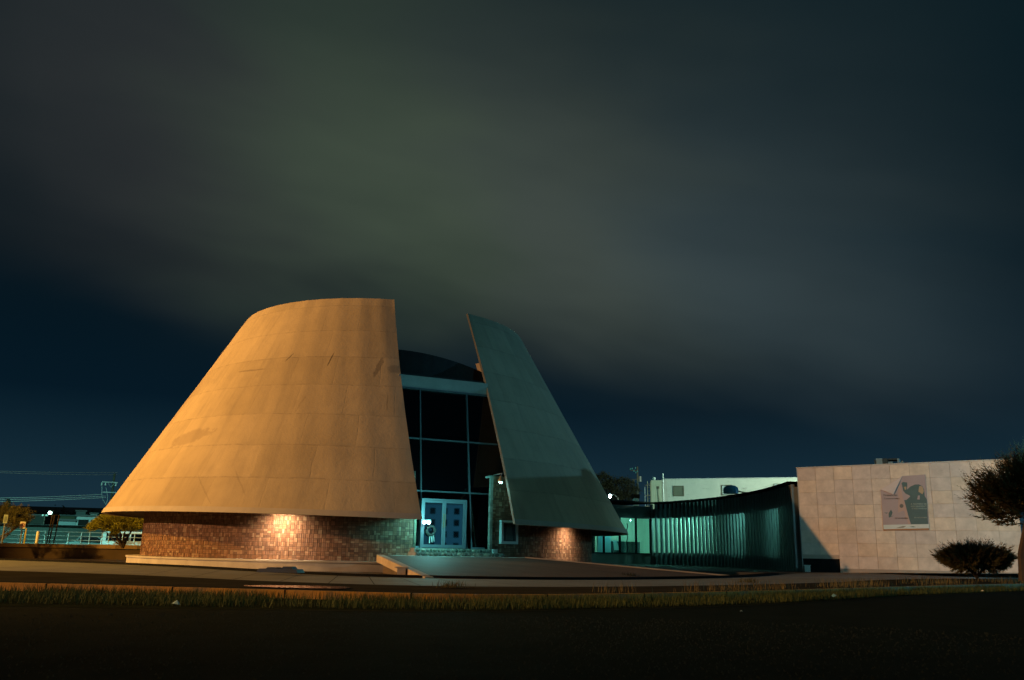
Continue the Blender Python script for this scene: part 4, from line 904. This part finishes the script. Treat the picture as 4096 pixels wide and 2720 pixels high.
# far tree behind the wing
tb = PD(2475, 2010, 112); tb.z = 0
ft = thing('dark_tree', 'dark round tree behind the roof of the wing, next to the power pole', 'tree', tb)
rnd = random.Random(21); mb = MB(); z_ = PD(2475, 1950, 112).z
crown_leaves(mb, Vector((tb.x+.3, tb.y, z_-.4)), 2.5, 2.2, 1.6, 150, 26, .14, rnd, .55); crown_leaves(mb, Vector((tb.x-1.8, tb.y, z_+.9)), 1.3, 1.3, 1.1, 50, 26, .14, rnd, .5)
mb.build('crown', leafmat('dark_leaves', (.022, .026, .014), (.036, .032, .018)), ft)
mb = MB(); mb.tube([tb, tb+Vector((.1, 0, z_-1.5))], [.22, .14], 8); limbs(mb, tb+Vector((.1, 0, z_-2.2)), 5, 2.2, 1.4, .11, rnd); mb.build('trunk', M['bark'], ft)
# lamp seen just beside the cone edge
lp = PD(2440, 1980, 96); sl_ = thing('street_lamp', 'bright white street lamp just right of the cone edge behind the wing roof', 'street lamp', (lp.x+.9, lp.y, 0))
MB().tube([(lp.x+.9, lp.y, 0), (lp.x+.9, lp.y, lp.z-.3), (lp.x+.5, lp.y, lp.z+.05), (lp.x+.1, lp.y, lp.z+.1)], .06, 6).build('pole', M['steel'], sl_)
MB().lathe(lp+Vector((0, 0, -.25)), [(0, -.1), (.12, -.02), (.17, .12), (.13, .25), (.05, .32), (0, .33)], 12).build('lamp_head', emis('lamp_glow', (.6, 1, 1), 30), sl_, smooth=True)
bo = PD(2545, 2009, 100); kb_ = thing('blue_booth', 'small blue-lit booth just left of the power pole foot', 'booth', (bo.x, bo.y, 0))
MB().box(bo.x-.25, bo.x+.25, bo.y, bo.y+1, 0, bo.z+.45).build('wall', mat('booth_wall', (.2, .4, .45), None), kb_); MB().box(bo.x-.4, bo.x+.4, bo.y-.1, bo.y+1.2, bo.z+.45, bo.z+.9).build('roof', M['black'], kb_)

# ================================================================= LEFT BACKGROUND
TZ = .98   # level of the raised street terrace
pw = MB(); xa, xb = Vector((-42, 52.5, 0)), Vector((-18, 58.5, 0))
wdir = (xb-xa).normalized(); wnn = Vector((wdir.y, -wdir.x, 0))
wallz = lambda s: TZ+.08-.0075*s
LW = (xb-xa).length+8
planter = thing('planter_wall', 'low brown wall with a rough stone coping left of the cone', 'wall', xa)
a = xa+Vector((0, 0, .05)); MB().obox(a, wdir*LW, wnn*-.5, Vector((0, 0, TZ-.27))).build('wall_body', M['brownwall'], planter)
rnd = random.Random(4); mb = MB(); s = 0
while s < LW: w_ = rnd.uniform(.5, 1.2); f = rnd.uniform(.6, 1.2); mb.obox(xa+wdir*s+wnn*(.09+rnd.uniform(0, .014))+Vector((0, 0, TZ-.20)), wdir*(w_-.01), wnn*-.6, Vector((0, 0, .22+rnd.uniform(-.015, .02))), col=(.26*f, .18*f, .11*f)); s += w_
mb.build('coping_stones', M['tile'], planter, bevel=.0)
tag(MB().poly([xa+wnn*-.45+Vector((-30, 0, TZ)), xa+wdir*(LW+18)+wnn*-.45+Vector((0, 0, TZ)), (30, 80, TZ), (10, 76, TZ), (-12, 72, TZ), (-60, 72, TZ)][:2]+[Vector((-10, 74, TZ)), Vector((-80, 60, TZ))]).build('upper_pavement', M['pinkpave']), kind='structure')
tag(MB().poly([Vector((-80, 60.01, TZ-.02)), Vector((-10, 74.01, TZ-.02)), Vector((-5, 260, TZ+6)), Vector((-200, 260, TZ+7))]).build('far_street', mat('far_asphalt', (.10, .11, .10), (.08, .09, .085), .3)), kind='structure')
# pale railing
FA, FB = Vector((-44, 56.5, TZ)), Vector((-20, 62.5, TZ)); fd = (FB-FA).normalized(); FL = (FB-FA).length+5
fz = lambda s: .93-.006*s
fence = thing('street_railing', 'pale green three-rail fence along the raised street', 'fence', FA)
def fpt(px, py): n_ = Vector((fd.y, -fd.x, 0)); return hit(px, py, FA, n_)
fpts = [0.3]+[(fpt(x, 2150)-FA).dot(fd) for x in (14, 92, 180, 273, 325, 358, 408, 435, 490, 538)]
for s in fpts: q = FA+fd*s; MB().tube([q, q+Vector((0, 0, fz(s)))], .032, 6).build('post', M['rail'], fence)
for h in (1.0, .68, .36, .06): MB().tube([FA+Vector((0, 0, fz(0)*h)), FA+fd*FL+Vector((0, 0, fz(FL)*h))], .02, 5).build('rail', M['rail'], fence)
for a, b in (((24, 2133), (105, 2152)), ((24, 2138), (75, 2151))): p1, p2 = fpt(*a), fpt(*b); MB().tube([p1, p2], .016, 5).build('brace', M['rail'], fence)
# bollard, signs
bq = fpt(147, 2166); bq = PD(147, 2166, 58.5)
bol = thing('white_bollard', 'stout white bollard in front of the railing', 'bollard', (bq.x, bq.y, TZ)); hb = PD(149, 2125, 58.5).z
MB().lathe((bq.x, bq.y, TZ), [(.085, 0), (.085, hb-TZ-.03), (.06, hb-TZ), (0, hb-TZ)], 12).build('post', mat('bollard_white', (.75, .78, .75), None, rough=.5), bol, smooth=True); MB().lathe((bq.x, bq.y, TZ), [(.11, 0), (.11, .05), (.086, .06)], 12).build('base_ring', M['steel'], bol)
def sign(name, label, px0, px1, py0, py1, foot, dist, m_, sym, yellow=False):
    p00, p11 = PD(px0, py1, dist), PD(px1, py0, dist); c_ = (p00+p11)/2; w_ = (p11-p00); w_.z = 0; wl_ = w_.length; ax = w_.normalized(); nr = Vector((ax.y, -ax.x, 0)); h_ = p11.z-p00.z; ft_ = PD(*foot, dist)
    r = thing(name, label, 'sign', (c_.x, c_.y, TZ))
    MB().tube([Vector((c_.x, c_.y, TZ)), Vector((c_.x, c_.y, p11.z-.05))], .03, 6).build('post', M['steel'], r)
    MB().obox(p00+nr*.05, ax*wl_, nr*.012, Vector((0, 0, h_))).build('plate', m_, r, bevel=.01)
    cc = Vector((c_.x, c_.y, (p00.z+p11.z)/2))+nr*.066
    if sym == 'no':
        rg = [cc+ax*(wl_*.36*math.cos(k*.4488))+Vector((0, 0, wl_*.36*math.sin(k*.4488))) for k in range(15)]; MB().tube(rg, .018, 5).build('ring_mark', mat('sign_red', (.35, .05, .05), None), r)
        MB().tube([cc+ax*-.22*wl_+Vector((0, 0, .25*wl_)), cc+ax*.22*wl_+Vector((0, 0, -.25*wl_))], .02, 5).build('slash_mark', mat('sign_red2', (.30, .06, .06), None), r)
        text('E', 0, 0, wl_*.62, mat('sign_black', (.03, .03, .03), None), r, ax, nr, cc-ax*wl_*.18-Vector((0, 0, wl_*.22)), 'letter')
    elif sym == 'bars':
        for k in range(3): MB().obox(cc+ax*(-.28*wl_+k*.2*wl_)-Vector((0, 0, h_*.3)), ax*.03, nr*.004, Vector((0, 0, h_*.6))).build('print_line', mat('sign_grey', (.25, .33, .32), None), r)
    if yellow: MB().tube([Vector((c_.x+.22, c_.y+.05, TZ)), Vector((c_.x+.22, c_.y+.05, p00.z+.02))], .035, 6).build('marker_post', mat('marker_yellow', (.55, .45, .05), None), r)
    return r
sign('parking_sign', 'small square white no-parking sign with a barred letter', 77, 104, 2087, 2114, (72, 2166), 57.5, mat('sign_white', (.75, .78, .76), None, rough=.5), 'no', True)
sign('street_sign', 'tall pale green sign plate leftmost in front of the bare shrub', 11, 33, 2059, 2093, (8, 2150), 57.0, mat('sign_pale', (.42, .52, .46), (.36, .46, .42), 4), 'bars')
# three-legged frame
tp = PD(215, 2060, 61); bf = thing('post_frame', 'three slim brown posts joined by a thin top bar near the street lamp', 'post frame', (tp.x, tp.y, TZ))
for a, b in (((190, 2150), (197, 2062)), ((197, 2166), (214, 2060)), ((217, 2153), (232, 2060))):
    p1, p2 = PD(*a, 61), PD(*b, 61); p1.z = TZ; mb = MB().tube([p1, Vector((p1.x+.1, p1.y, p2.z))], .035, 6).build('post', M['bark'], bf)
p1, p2 = PD(197, 2061, 61), PD(233, 2060, 61); MB().tube([p1, p2], .012, 5).build('top_bar', M['bark'], bf)
# street lamps
lp = PD(200, 2051, 115); g0 = TZ+.9
sl2 = thing('street_lamp', 'glowing street lamp on a dark pole above the railing at the left', 'street lamp', (lp.x, lp.y, g0))
MB().tube([(lp.x+.3, lp.y, g0), (lp.x+.3, lp.y, lp.z+.2), (lp.x, lp.y, lp.z+.2)], .06, 6).build('pole', M['wood'], sl2); MB().lathe(lp, [(0, -.2), (.15, -.12), (.21, 0), (.15, .13), (0, .2)], 14).build('lamp_head', emis('lamp_glow_left', (.6, 1, .85), 14), sl2, smooth=True)
lp = PD(180, 2062, 100); tl = thing('twin_lamp', 'unlit twin-headed lamp on a thin post left of the glowing lamp', 'street lamp', (lp.x, lp.y, TZ))
MB().tube([(lp.x, lp.y, TZ+.5), lp], .05, 6).build('pole', M['wood'], tl)
for dx in (-.2, .2): MB().lathe(lp+Vector((dx, 0, -.08)), [(0, 0), (.12, .02), (.14, .14), (.07, .2), (0, .2)], 10).build('lamp_head', M['rail'], tl)
# power pole
pp = PD(445, 2000, 130); pp.z = 0; pt_ = PD(444, 1893, 130).z
pl2 = thing('power_pole', 'dark wooden power pole with two crossarms at the cone left tip', 'utility pole', pp)
MB().tube([pp, Vector((pp.x, pp.y, pt_))], [.2, .15], 8).build('pole', mat('dark_pole_wood', (.035, .032, .02), (.05, .045, .03), 3), pl2)
def arm(y, x0, x1):
    p1, p2 = PD(x0, y, 129.7), PD(x1, y, 129.7); p2.z = p1.z; MB().obox(p1, p2-p1, (0, .12, 0), (0, 0, .12)).build('crossarm', M['steel'], pl2); return p1, p2
a1_, a2_ = arm(1929, 407, 471); b1_, b2_ = arm(1970, 409, 470)
for f in (.02, .25, .9): q = lerp(a1_, a2_, f); MB().lathe(q+Vector((0, 0, -.42)), [(0, 0), (.11, .02), (.09, .12), (.06, .2), (.07, .36), (0, .4)], 8).build('insulator', M['rail'], pl2)
for f in (.38, .82): q = lerp(a1_, a2_, f); MB().tube([q, lerp(a1_, a2_, .6)+Vector((0, 0, -.62))], .03, 5).build('brace', M['steel'], pl2)
for k, (xa_, ya_, xb_, yb_) in enumerate(((408, 1945, 425, 2020), (424, 1950, 426, 2015))):
    p1, p2 = PD(xa_, ya_, 129.5), PD(xb_, yb_, 129.5); mdl = (p1+p2)/2+Vector((-.25 if k == 0 else .2, 0, -.2)); MB().tube(smooth_line([p1, mdl, p2], 6), .02, 5).build('jumper_wire', M['wire'], pl2)
for k, (y0, y1, x1) in enumerate(((1988, 1977, 409), (1994, 1984, 425), (2003, 1990, 424), (1881, 1884, 420), (1886, 1893, 420))):
    p1, p2 = PD(-260, y0+(6 if k < 3 else -6), 118), PD(x1, y1, 129.5)
    if k > 2: p2 = PD(470, y1+6, 150)
    path = [lerp(p1, p2, t/14)+Vector((0, 0, -1.0*4*(t/14)*(1-t/14)*(.16))) for t in range(15)]
    lab = ['uppermost of the three low power wires running to the crossarm', 'middle one of the three low power wires at the left', 'lowest of the three low power wires at the left', 'upper of the two high thin wires at the far left', 'lower of the two high thin wires at the far left'][k]
    tag(MB().tube(path, .032 if k < 3 else .028, 4).build('power_wire', M['wire']), lab, 'power wire', 'power wires at the left')
# small V-stemmed tree beside the drum
def vtree():
    bx_, by_ = PD(492, 2180, 57.3).x, PD(492, 2180, 57.3).y; b0 = Vector((bx_, by_, TZ-.1))
    t = thing('round_tree', 'small yellow-green tree with V-shaped stems under the cone left tip', 'tree', b0); rnd = random.Random(9)
    mb = MB()
    for px, py, r in ((455, 2120, .09), (480, 2110, .07), (530, 2115, .09), (505, 2105, .06), (420, 2125, .04)):
        e = PD(px, py, 57.3+rnd.uniform(-.4, .4)); mdp = lerp(b0, e, .5)+Vector((rnd.uniform(-.05, .05), 0, -.05)); mb.tube([b0, mdp, e, e+Vector((rnd.uniform(-.2, .2), 0, .4))], [r, r*.75, r*.5, r*.2], 6)
    mb.build('trunk', M['bark'], t)
    mb = MB()
    for px, py, rx, rz in ((385, 2095, .42, .30), (410, 2075, .40, .30), (440, 2068, .42, .28), (470, 2070, .40, .30), (500, 2078, .42, .3), (530, 2088, .42, .3), (562, 2092, .4, .32), (420, 2105, .40, .30), (450, 2100, .42, .32), (480, 2108, .36, .28), (512, 2100, .4, .3), (370, 2105, .3, .22), (545, 2108, .38, .28), (590, 2100, .4, .3), (455, 2125, .25, .2), (400, 2055+30, .35, .25)):
        for q in range(3):
            c_ = PD(px+rnd.uniform(-8, 8), py+rnd.uniform(-6, 6), 57.3+rnd.uniform(-.8, .8)); crown_leaves(mb, c_, rx*.85, .5, rz, 20, 24, .036, rnd, .11)
    mb.build('crown', leafmat('olive_leaves', (.34, .34, .045), (.19, .21, .03), 3.5), t)
vtree()
# straggly bare shrub at the far left
def shrub():
    b0 = PD(-28, 2170, 60.5); b0.z = TZ-.1; t = thing('bare_shrub', 'straggly tan shrub with drooping twigs at the left edge', 'shrub', b0); rnd = random.Random(14)
    st, tw = MB(), MB()
    def grow(p_, d, ln, r, lv):
        pts_ = [p_]; q = p_.copy()
        for k in range(5): d = (d+Vector((rnd.uniform(-.15, .15), rnd.uniform(-.15, .15), rnd.uniform(-.05, .12)-(.05 if lv > 1 else 0)))).normalized(); q = q+d*ln/5; pts_.append(q)
        (st if lv < 2 else tw).tube(pts_, [r*(1-.13*k) for k in range(6)], 5 if lv < 2 else 3, cap=False)
        if lv < 3:
            for k in range((5, 6, 7)[lv]):
                i = rnd.randint(2, 5); dd = (d+Vector((rnd.uniform(-.6, 1.1), rnd.uniform(-.5, .5), rnd.uniform(-.1, .5)))).normalized(); grow(pts_[i], dd, ln*(.62, .55, .5)[lv], r*.45, lv+1)
        else:
            for k in range(7):
                i = rnd.randint(1, 5); a = pts_[i]; u = Vector((rnd.uniform(-.3, 1), rnd.uniform(-.5, .5), rnd.uniform(-.3, .6))).normalized()*rnd.uniform(.05, .13); w_ = u.orthogonal().normalized()*.012; tw.poly([a, a+u*.5+w_, a+u, a+u*.5-w_])
    for d, ln in (((.75, .1, .62), 1.7), ((.6, -.1, .75), 1.5), ((.85, 0, .5), 1.6), ((.3, .1, 1), 1.4), ((-.2, 0, .9), 1.3)): grow(b0, Vector(d).normalized(), ln, .045, 0)
    st.build('trunk', mat('shrub_bark', (.12, .09, .05), None), t); tw.build('twigs', leafmat('tan_twigs', (.13, .12, .065), (.09, .10, .045)), t)
shrub()
# parked cars
def car(name, label, px, py_roof, dist, ln, hgt, col, van=False, head=0):
    p_ = PD(px, py_roof, dist); g = p_.z-hgt; base_ = Vector((p_.x, p_.y, g)); t = thing(name, label, 'van' if van else 'car', base_, None)
    if van: prof = [(-.5, .28), (-.5, .72), (-.47, .98), (-.42, 1.0), (.28, 1.0), (.40, .62), (.5, .5), (.5, .2), (-.5, .2)]
    else: prof = [(-.5, .25), (-.5, .58), (-.46, .66), (-.34, .68), (-.24, .98), (.08, 1.0), (.22, .68), (.42, .62), (.5, .5), (.5, .2), (-.5, .2)]
    ax = Vector((math.cos(head), math.sin(head), 0)); ny = Vector((-ax.y, ax.x, 0)); w_ = 1.7
    P_ = lambda u, z, s_: base_+ax*(u*ln)+ny*(s_*w_/2*(1 if z < .65 else .86))+Vector((0, 0, z*hgt))
    mb = MB(); mb.poly([P_(u, z, -1) for u, z in prof][::-1]); mb.poly([P_(u, z, 1) for u, z in prof])
    for i in range(len(prof)): j = (i+1) % len(prof); mb.poly([P_(*prof[i], -1), P_(*prof[j], -1), P_(*prof[j], 1), P_(*prof[i], 1)])
    mb.build('body', mat('car_paint', col, None, rough=.3, spec=.6), t, bevel=.03)
    wins = [[(-.30, .70), (-.22, .94), (-.07, .95), (-.07, .70)], [(-.05, .70), (-.05, .95), (.07, .95), (.18, .70)]] if not van else [[(-.42, .66), (-.42, .92), (-.1, .92), (-.1, .66)], [(-.07, .66), (-.07, .92), (.24, .92), (.34, .66)]]
    for wn_ in wins:
        q = [P_(u, z, -1)-ny*.01-(ny*-.0) for u, z in wn_]; q = [base_+ax*(u*ln)-ny*(w_/2*.93+.06)+Vector((0, 0, z*hgt)) for u, z in wn_]; MB().poly(q).build('window', M['blackglass'], t)
    for u in (-.3, .3):
        for s_ in (-1, 1):
            c_ = base_+ax*(u*ln)+ny*(s_*(w_/2-.08))+Vector((0, 0, .3)); wh_ = MB(); wh_.tube([c_-ny*.1, c_+ny*.1], .3, 16); wo_ = wh_.build('wheel', M['black'], t)
            MB().tube([c_+ny*s_*.1, c_+ny*s_*.115], .17, 12).build('rim', M['steel'], wo_)
    MB().obox(P_(-.5, .5, -.9)-ax*.01, ny*.25, ax*-.02, Vector((0, 0, .12))).build('tail_light', mat('tail_red', (.3, .02, .02), None), t)
    MB().obox(P_(.5, .42, -.9), ny*.25, ax*.02, Vector((0, 0, .1))).build('headlight', M['rail'], t)
car('parked_car', 'dark small car parked behind the railing left of the round tree', 387, 2144, 74, 3.9, 1.4, (.06, .08, .08), head=.15)
car('parked_van', 'white van parked behind the railing between the round tree and the drum', 560, 2128, 70, 4.9, 2.0, (.7, .74, .72), True, head=.12)
# houses and walls on the rise
def house(name, label, x0, x1, ytop, ybase, dist, col, wins=(), roof=None, hh=.35, cat='house', grp=None):
    a, b = PD(x0, ybase, dist), PD(x1, ybase, dist); zt_ = PD((x0+x1)/2, ytop, dist).z; gz = TZ-.3; r = thing(name, label, cat, (a.x, a.y, gz), grp); u = (b-a); u.z = 0; ul = u.length; u.normalize(); nn = Vector((u.y, -u.x, 0)); o_ = Vector((a.x, a.y, gz))
    MB().obox(o_, u*ul, nn*-6, Vector((0, 0, zt_-gz))).build('wall', mat('house_wall', col, tuple(c*.8 for c in col), .8, bump=.2), r)
    MB().obox(o_+Vector((0, 0, zt_-gz))-u*.15+nn*.15, u*(ul+.3), nn*-6.3, Vector((0, 0, hh*.5))).build('roof', mat('house_roof', (.05, .06, .06), None), r)
    for (f, g_, w_, h_) in wins: MB().obox(o_+u*(ul*f)+nn*.03+Vector((0, 0, (zt_-gz)*g_)), u*w_, nn*-.02, Vector((0, 0, h_))).build('window', M['black'], r)
    return r
GY = (.20, .25, .24)
tag(MB().poly([(-150, 150, 6.0), (-28, 118, 1.2), (-5, 150, 4), (-60, 330, 14), (-220, 330, 15)]).build('hillside', mat('far_slope', (.05, .065, .055), (.04, .05, .045), .1)), kind='structure')
house('retaining_wall', 'long grey-green wall rising behind the railing', -40, 640, 2104, 2150, 84, (.075, .10, .09), hh=.1, cat='wall')
house('low_house', 'low pale grey house right of the slim posts with a lit front', 232, 300, 2083, 2110, 96, (.16, .24, .25), wins=((.15, .55, .8, .5), (.6, .55, .8, .5)))
house('grey_house', 'pale grey house with a dark doorway left of the round tree', 300, 400, 2066, 2120, 105, (.24, .31, .31), wins=((.08, .5, 1.0, 1.3), (.62, .55, .9, .7)))
house('tower_house', 'dark flat-roofed tower house above the grey houses', 300, 338, 2046, 2085, 125, (.05, .075, .075), wins=((.3, .75, 1.0, .5),))
house('boxy_house', 'small boxy grey house between the grey house and the round tree', 358, 385, 2056, 2090, 122, (.16, .20, .20), wins=((.4, .7, .6, .5),))
house('green_house', 'dull olive house between the slim posts and the tower house', 236, 296, 2064, 2100, 128, (.06, .065, .035), wins=((.5, .7, .7, .5),))
house('far_house', 'broad dark house behind the bare shrub', 90, 176, 2062, 2095, 120, (.02, .03, .025), wins=((.5, .6, .7, .5),))
# cypress
cq = PD(18, 2050, 120); cyp = thing('cypress_tree', 'slender black cypress above the bare shrub', 'tree', (cq.x, cq.y, TZ)); rnd = random.Random(33); mb = MB(); zt_ = PD(24, 2003, 120).z
for k in range(150): f = rnd.random(); z = 2+(zt_-2)*f; r = .75*(1-f)**.6; a = rnd.random()*6.28; crown_leaves(mb, Vector((cq.x+.2*f+r*math.cos(a)*.7, cq.y+r*math.sin(a)*.7, z)), .2, .2, .3, 3, 8, .09, rnd, .2)
mb.build('crown', leafmat('cypress_leaves', (.02, .03, .02), (.03, .04, .02)), cyp); MB().tube([(cq.x, cq.y, TZ), (cq.x, cq.y, zt_-1)], [.12, .03], 6).build('trunk', M['bark'], cyp)
# far tree line
rnd = random.Random(41); mb = MB()
for k in range(46): px = -160+k*18+rnd.uniform(-8, 8); q = PD(px, 2060+rnd.uniform(-6, 16), 168+rnd.uniform(-8, 8)); crown_leaves(mb, q-Vector((0, 0, 1.0)), 2.2, 2, 1.7, 14, 18, .25, rnd, .8)
tag(mb.build('far_woods', leafmat('far_leaves', (.012, .018, .014), (.018, .024, .018))), 'dark mass of far trees along the left horizon', 'trees', kind='stuff')

# ================================================================= RIGHT: conifer and juniper
def shoots(mb, centre, rx, ry, rz, n, ln, rnd, upw=.5, lower=-.9, width=.10, inner=.55):
    for _ in range(n):
        while True:
            d = Vector((rnd.gauss(0, 1), rnd.gauss(0, 1), rnd.gauss(0, 1))).normalized()
            if d.z > lower: break
        r = rnd.uniform(inner, .92); p_ = centre+Vector((d.x*rx*r, d.y*ry*r, d.z*rz*r)); dd = (Vector((d.x, d.y, d.z*.6))+Vector((0, 0, upw))+Vector((rnd.gauss(0, .18), rnd.gauss(0, .18), rnd.gauss(0, .15)))).normalized(); l_ = ln*rnd.uniform(.6, 1.25)
        bend = Vector((0, 0, rnd.uniform(.05, .3)))*l_
        for k in range(20):        # needle sprays along a curved shoot, narrowing to the tip
            f = (k+rnd.random())/20; q = p_+dd*l_*f+bend*f*f; wdt = width*(1-f)**.7+.012; v_ = Vector((rnd.gauss(0, 1), rnd.gauss(0, 1), rnd.gauss(0, 1))).normalized(); e = (dd*1.3+v_*.75).normalized()*wdt*rnd.uniform(1, 1.9); s_ = e.orthogonal().normalized()*wdt*.22
            q = q+v_*wdt*.35; mb.poly([q-s_, q+s_, q+e])
rnd = random.Random(17)
cb_ = PD(4090, 2290, 39.5); cz_ = .4
con = thing('conifer_tree', 'spiky dark conifer cut by the right edge of the picture', 'tree', (cb_.x, cb_.y, cz_))
ccx = PD(4130, 1985, 39.5); mb = MB(); shoots(mb, Vector((ccx.x, ccx.y, ccx.z-.05)), 2.35, 2.1, 1.45, 2400, .75, rnd, .62, -.85, .15, .1); shoots(mb, Vector((ccx.x+.3, ccx.y, ccx.z+.95)), 1.3, 1.3, .8, 420, .65, rnd, .8, -.6, .15, .1)
nl = leafmat('needle_foliage', (.040, .038, .014), (.065, .048, .018), 5); mb.build('crown', nl, con)
mb = MB(); tk = Vector((cb_.x, cb_.y, cz_-.1)); mb.tube([tk, tk+Vector((.05, 0, 1.0)), Vector((ccx.x-.2, ccx.y, ccx.z-.5)), Vector((ccx.x, ccx.y, ccx.z+.9))], [.17, .14, .1, .03], 8); limbs(mb, Vector((ccx.x-.2, ccx.y, ccx.z-.7)), 6, 1.3, 1.2, .05, rnd); mb.build('trunk', M['bark'], con)
jb = PD(3905, 2285, 40.5); jn = thing('juniper_bush', 'wide dark juniper bush in front of the sandstone block', 'bush', (jb.x, jb.y, .4)); mb = MB()
shoots(mb, Vector((jb.x, jb.y, 1.10)), 1.42, 1.0, .47, 1900, .46, rnd, .28, -.95, .14, .05); mb.build('crown', nl, jn)
mb = MB(); limbs(mb, Vector((jb.x, jb.y, .35)), 7, .8, .9, .045, rnd); mb.build('trunk', M['bark'], jn)
# ================================================================= grass and litter
def blades(mb, pts_, rnd, h0, h1, lean=.4, w=.006):
    for p_ in pts_:
        h = rnd.uniform(h0, h1); a = rnd.random()*6.28; l_ = Vector((math.cos(a), math.sin(a), 0))*h*rnd.uniform(.1, lean); s_ = Vector((-math.sin(a), math.cos(a), 0))*w; m_ = p_+l_*.35+Vector((0, 0, h*.6))
        mb.poly([p_-s_, p_+s_, m_+s_*.7, m_-s_*.7]); mb.poly([m_-s_*.7, m_+s_*.7, p_+l_+Vector((0, 0, h))])
rnd = random.Random(8); mb = MB(); pts_ = []
for i in range(len(kerb)-1):
    if kerb[i].x < -22 or kerb[i].x > 34: continue
    ln_ = (kerb[i+1]-kerb[i]).length
    for k in range(int(ln_*(760 if kerb[i].x < 14 else 420))):
        t = rnd.random(); f = rnd.random()**1.25*.95; a = lerp(kerb[i], kerb[i+1], t); b = lerp(asph[i], asph[i+1], t); q = lerp(Vector((a.x, a.y, .02)), b, .01+f*.9)
        if math.sin(q.x*1.9)+math.sin(q.x*.83+1)+rnd.uniform(-1.4, 1.4) < -.9: continue
        pts_.append(q)
blades(mb, pts_, rnd, .06, .22, .8, .006)
tag(mb.build('gutter_grass', leafmat('dry_grass', (.075, .092, .032), (.038, .055, .02), .8)), 'ragged grass growing in the gutter below the yellow kerb', 'grass', kind='stuff')
mb = MB(); pts_ = []
for i in range(len(ko)-1):
    if ko[i].x < 2 or ko[i].x > 36: continue
    ln_ = (ko[i+1]-ko[i]).length
    for k in range(int(ln_*110)):
        t = rnd.random(); a = lerp(ko[i], ko[i+1], t); b = lerp(back[i], back[i+1], t); q = lerp(a, b, .01+rnd.random()**1.5*(.10 if a.x < 8 else .22))
        if math.sin(q.x*1.3)+rnd.uniform(-1, 1) < 0: continue
        pts_.append(q)
blades(mb, pts_, rnd, .06, .30, .5, .006)
tag(mb.build('verge_grass', leafmat('straw_grass', (.16, .13, .06), (.10, .085, .04), .8)), 'straw-coloured grass along the pavement edge at the right', 'grass', kind='stuff')
# gravel and grit on the road surface
rnd = random.Random(50); mb = MB()
for k in range(9000):
    d_ = 2.2+12.5*rnd.random()**.75; a = math.radians(rnd.uniform(-36, 36)); p_ = Vector((d_*math.sin(a), d_*math.cos(a), .001)); s_ = rnd.uniform(.003, .010)*(1+d_*.06)
    c_ = [p_+Vector((math.cos(j*1.57+rnd.random())*s_, math.sin(j*1.57+rnd.random())*s_, 0)) for j in range(4)]; tp_ = p_+Vector((0, 0, s_*1.1))
    for j in range(4): mb.poly([c_[j], c_[(j+1) % 4], tp_])
tag(mb.build('road_grit', mat('grit', (.03, .04, .038), (.012, .017, .016), 40, rough=.8, spec=0)), 'fine grit scattered over the dark road', 'grit', kind='stuff')
def litter(px, py, z, col, label, s=.07):
    p_ = G(px, py, z); mb = MB(); r = random.Random(px)
    c_ = [p_+Vector((math.cos(j*1.05)*s*r.uniform(.6, 1.2), math.sin(j*1.05)*s*r.uniform(.6, 1.2), r.uniform(0, s*.8))) for j in range(6)]; tp_ = p_+Vector((0, 0, s*1.1))
    for j in range(6): mb.poly([c_[j], c_[(j+1) % 6], tp_])
    tag(mb.build('crumpled_wrapper', mat('litter', col, None, rough=.4)), label, 'litter')
litter(707, 2421, .08, (.25, .42, .45), 'pale blue crumpled wrapper in the gutter grass left of centre', .075)
litter(3335, 2391, .08, (.10, .25, .35), 'blue crumpled wrapper in the gutter grass at the right', .09)
litter(3930, 2366, .08, (.5, .5, .4), 'tiny pale scrap on the verge at the far right', .05)
litter(2965, 2450, .01, (.5, .5, .45), 'tiny white scrap on the road edge right of centre', .04)
tuft = G(2520, 2305, .2)
for (px, py, lab) in ((2520, 2308, 'dark weed tuft on the ramp foot right of centre'), (2990, 2330, 'tan weed tuft where the ramp edge meets the pavement'), (1810, 2350, 'small tan weed tuft on the pavement left of the ramp foot')):
    g_ = G(px, py, .19); mb = MB(); rnd = random.Random(px); blades(mb, [g_+Vector((rnd.gauss(0, .16), rnd.gauss(0, .12), 0)) for _ in range(160)], rnd, .05, .2, .9, .006)
    tag(mb.build('weed_tuft', leafmat('weed_leaves', (.08, .07, .03) if px != 2520 else (.02, .022, .015), None)), lab, 'weed')
# ================================================================= across the road: pale apartment block mirrored in the doors
ab_c = None
def apartment():
    dn = nf; pm_ = PDD(mid_, 2.3); d = (pm_-EYE).normalized(); r = d-2*d.dot(dn)*dn; pos = pm_+r*200; h = 17.0
    t = thing('apartment_block', 'pale apartment tower across the road, seen only as a reflection in the doors', 'building', (pos.x, pos.y, 0))
    fw_ = Vector((pm_.x-pos.x, pm_.y-pos.y, 0)).normalized(); sx_ = Vector((fw_.y, -fw_.x, 0)); W_ = 24
    o_ = Vector((pos.x, pos.y, 0))-sx_*W_/2; MB().obox(o_, sx_*W_, fw_*-10, Vector((0, 0, h))).build('wall', mat('apartment_paint', (.55, .66, .70), (.48, .6, .65), .3), t)
    MB().obox(o_-sx_*.3+fw_*.3+Vector((0, 0, h-3.6)), sx_*(W_+.6), fw_*.4, Vector((0, 0, .5))).build('cornice', M['plaster'], t)
    for i in range(7):
        for j in range(5): MB().obox(o_+sx_*(1.6+i*3.3)+fw_*.04+Vector((0, 0, 1.6+j*3.1)), sx_*1.5, fw_*-.02, Vector((0, 0, 1.7))).build('window', M['black'], t)
    lp_ = Vector((pos.x, pos.y, 9))+fw_*26+sx_*6
    lamp('apartment_flood', lp_, 18000, (.10, .62, 1), .3, 'SPOT', (pos.x, pos.y, 8), 80, .6)
apartment()
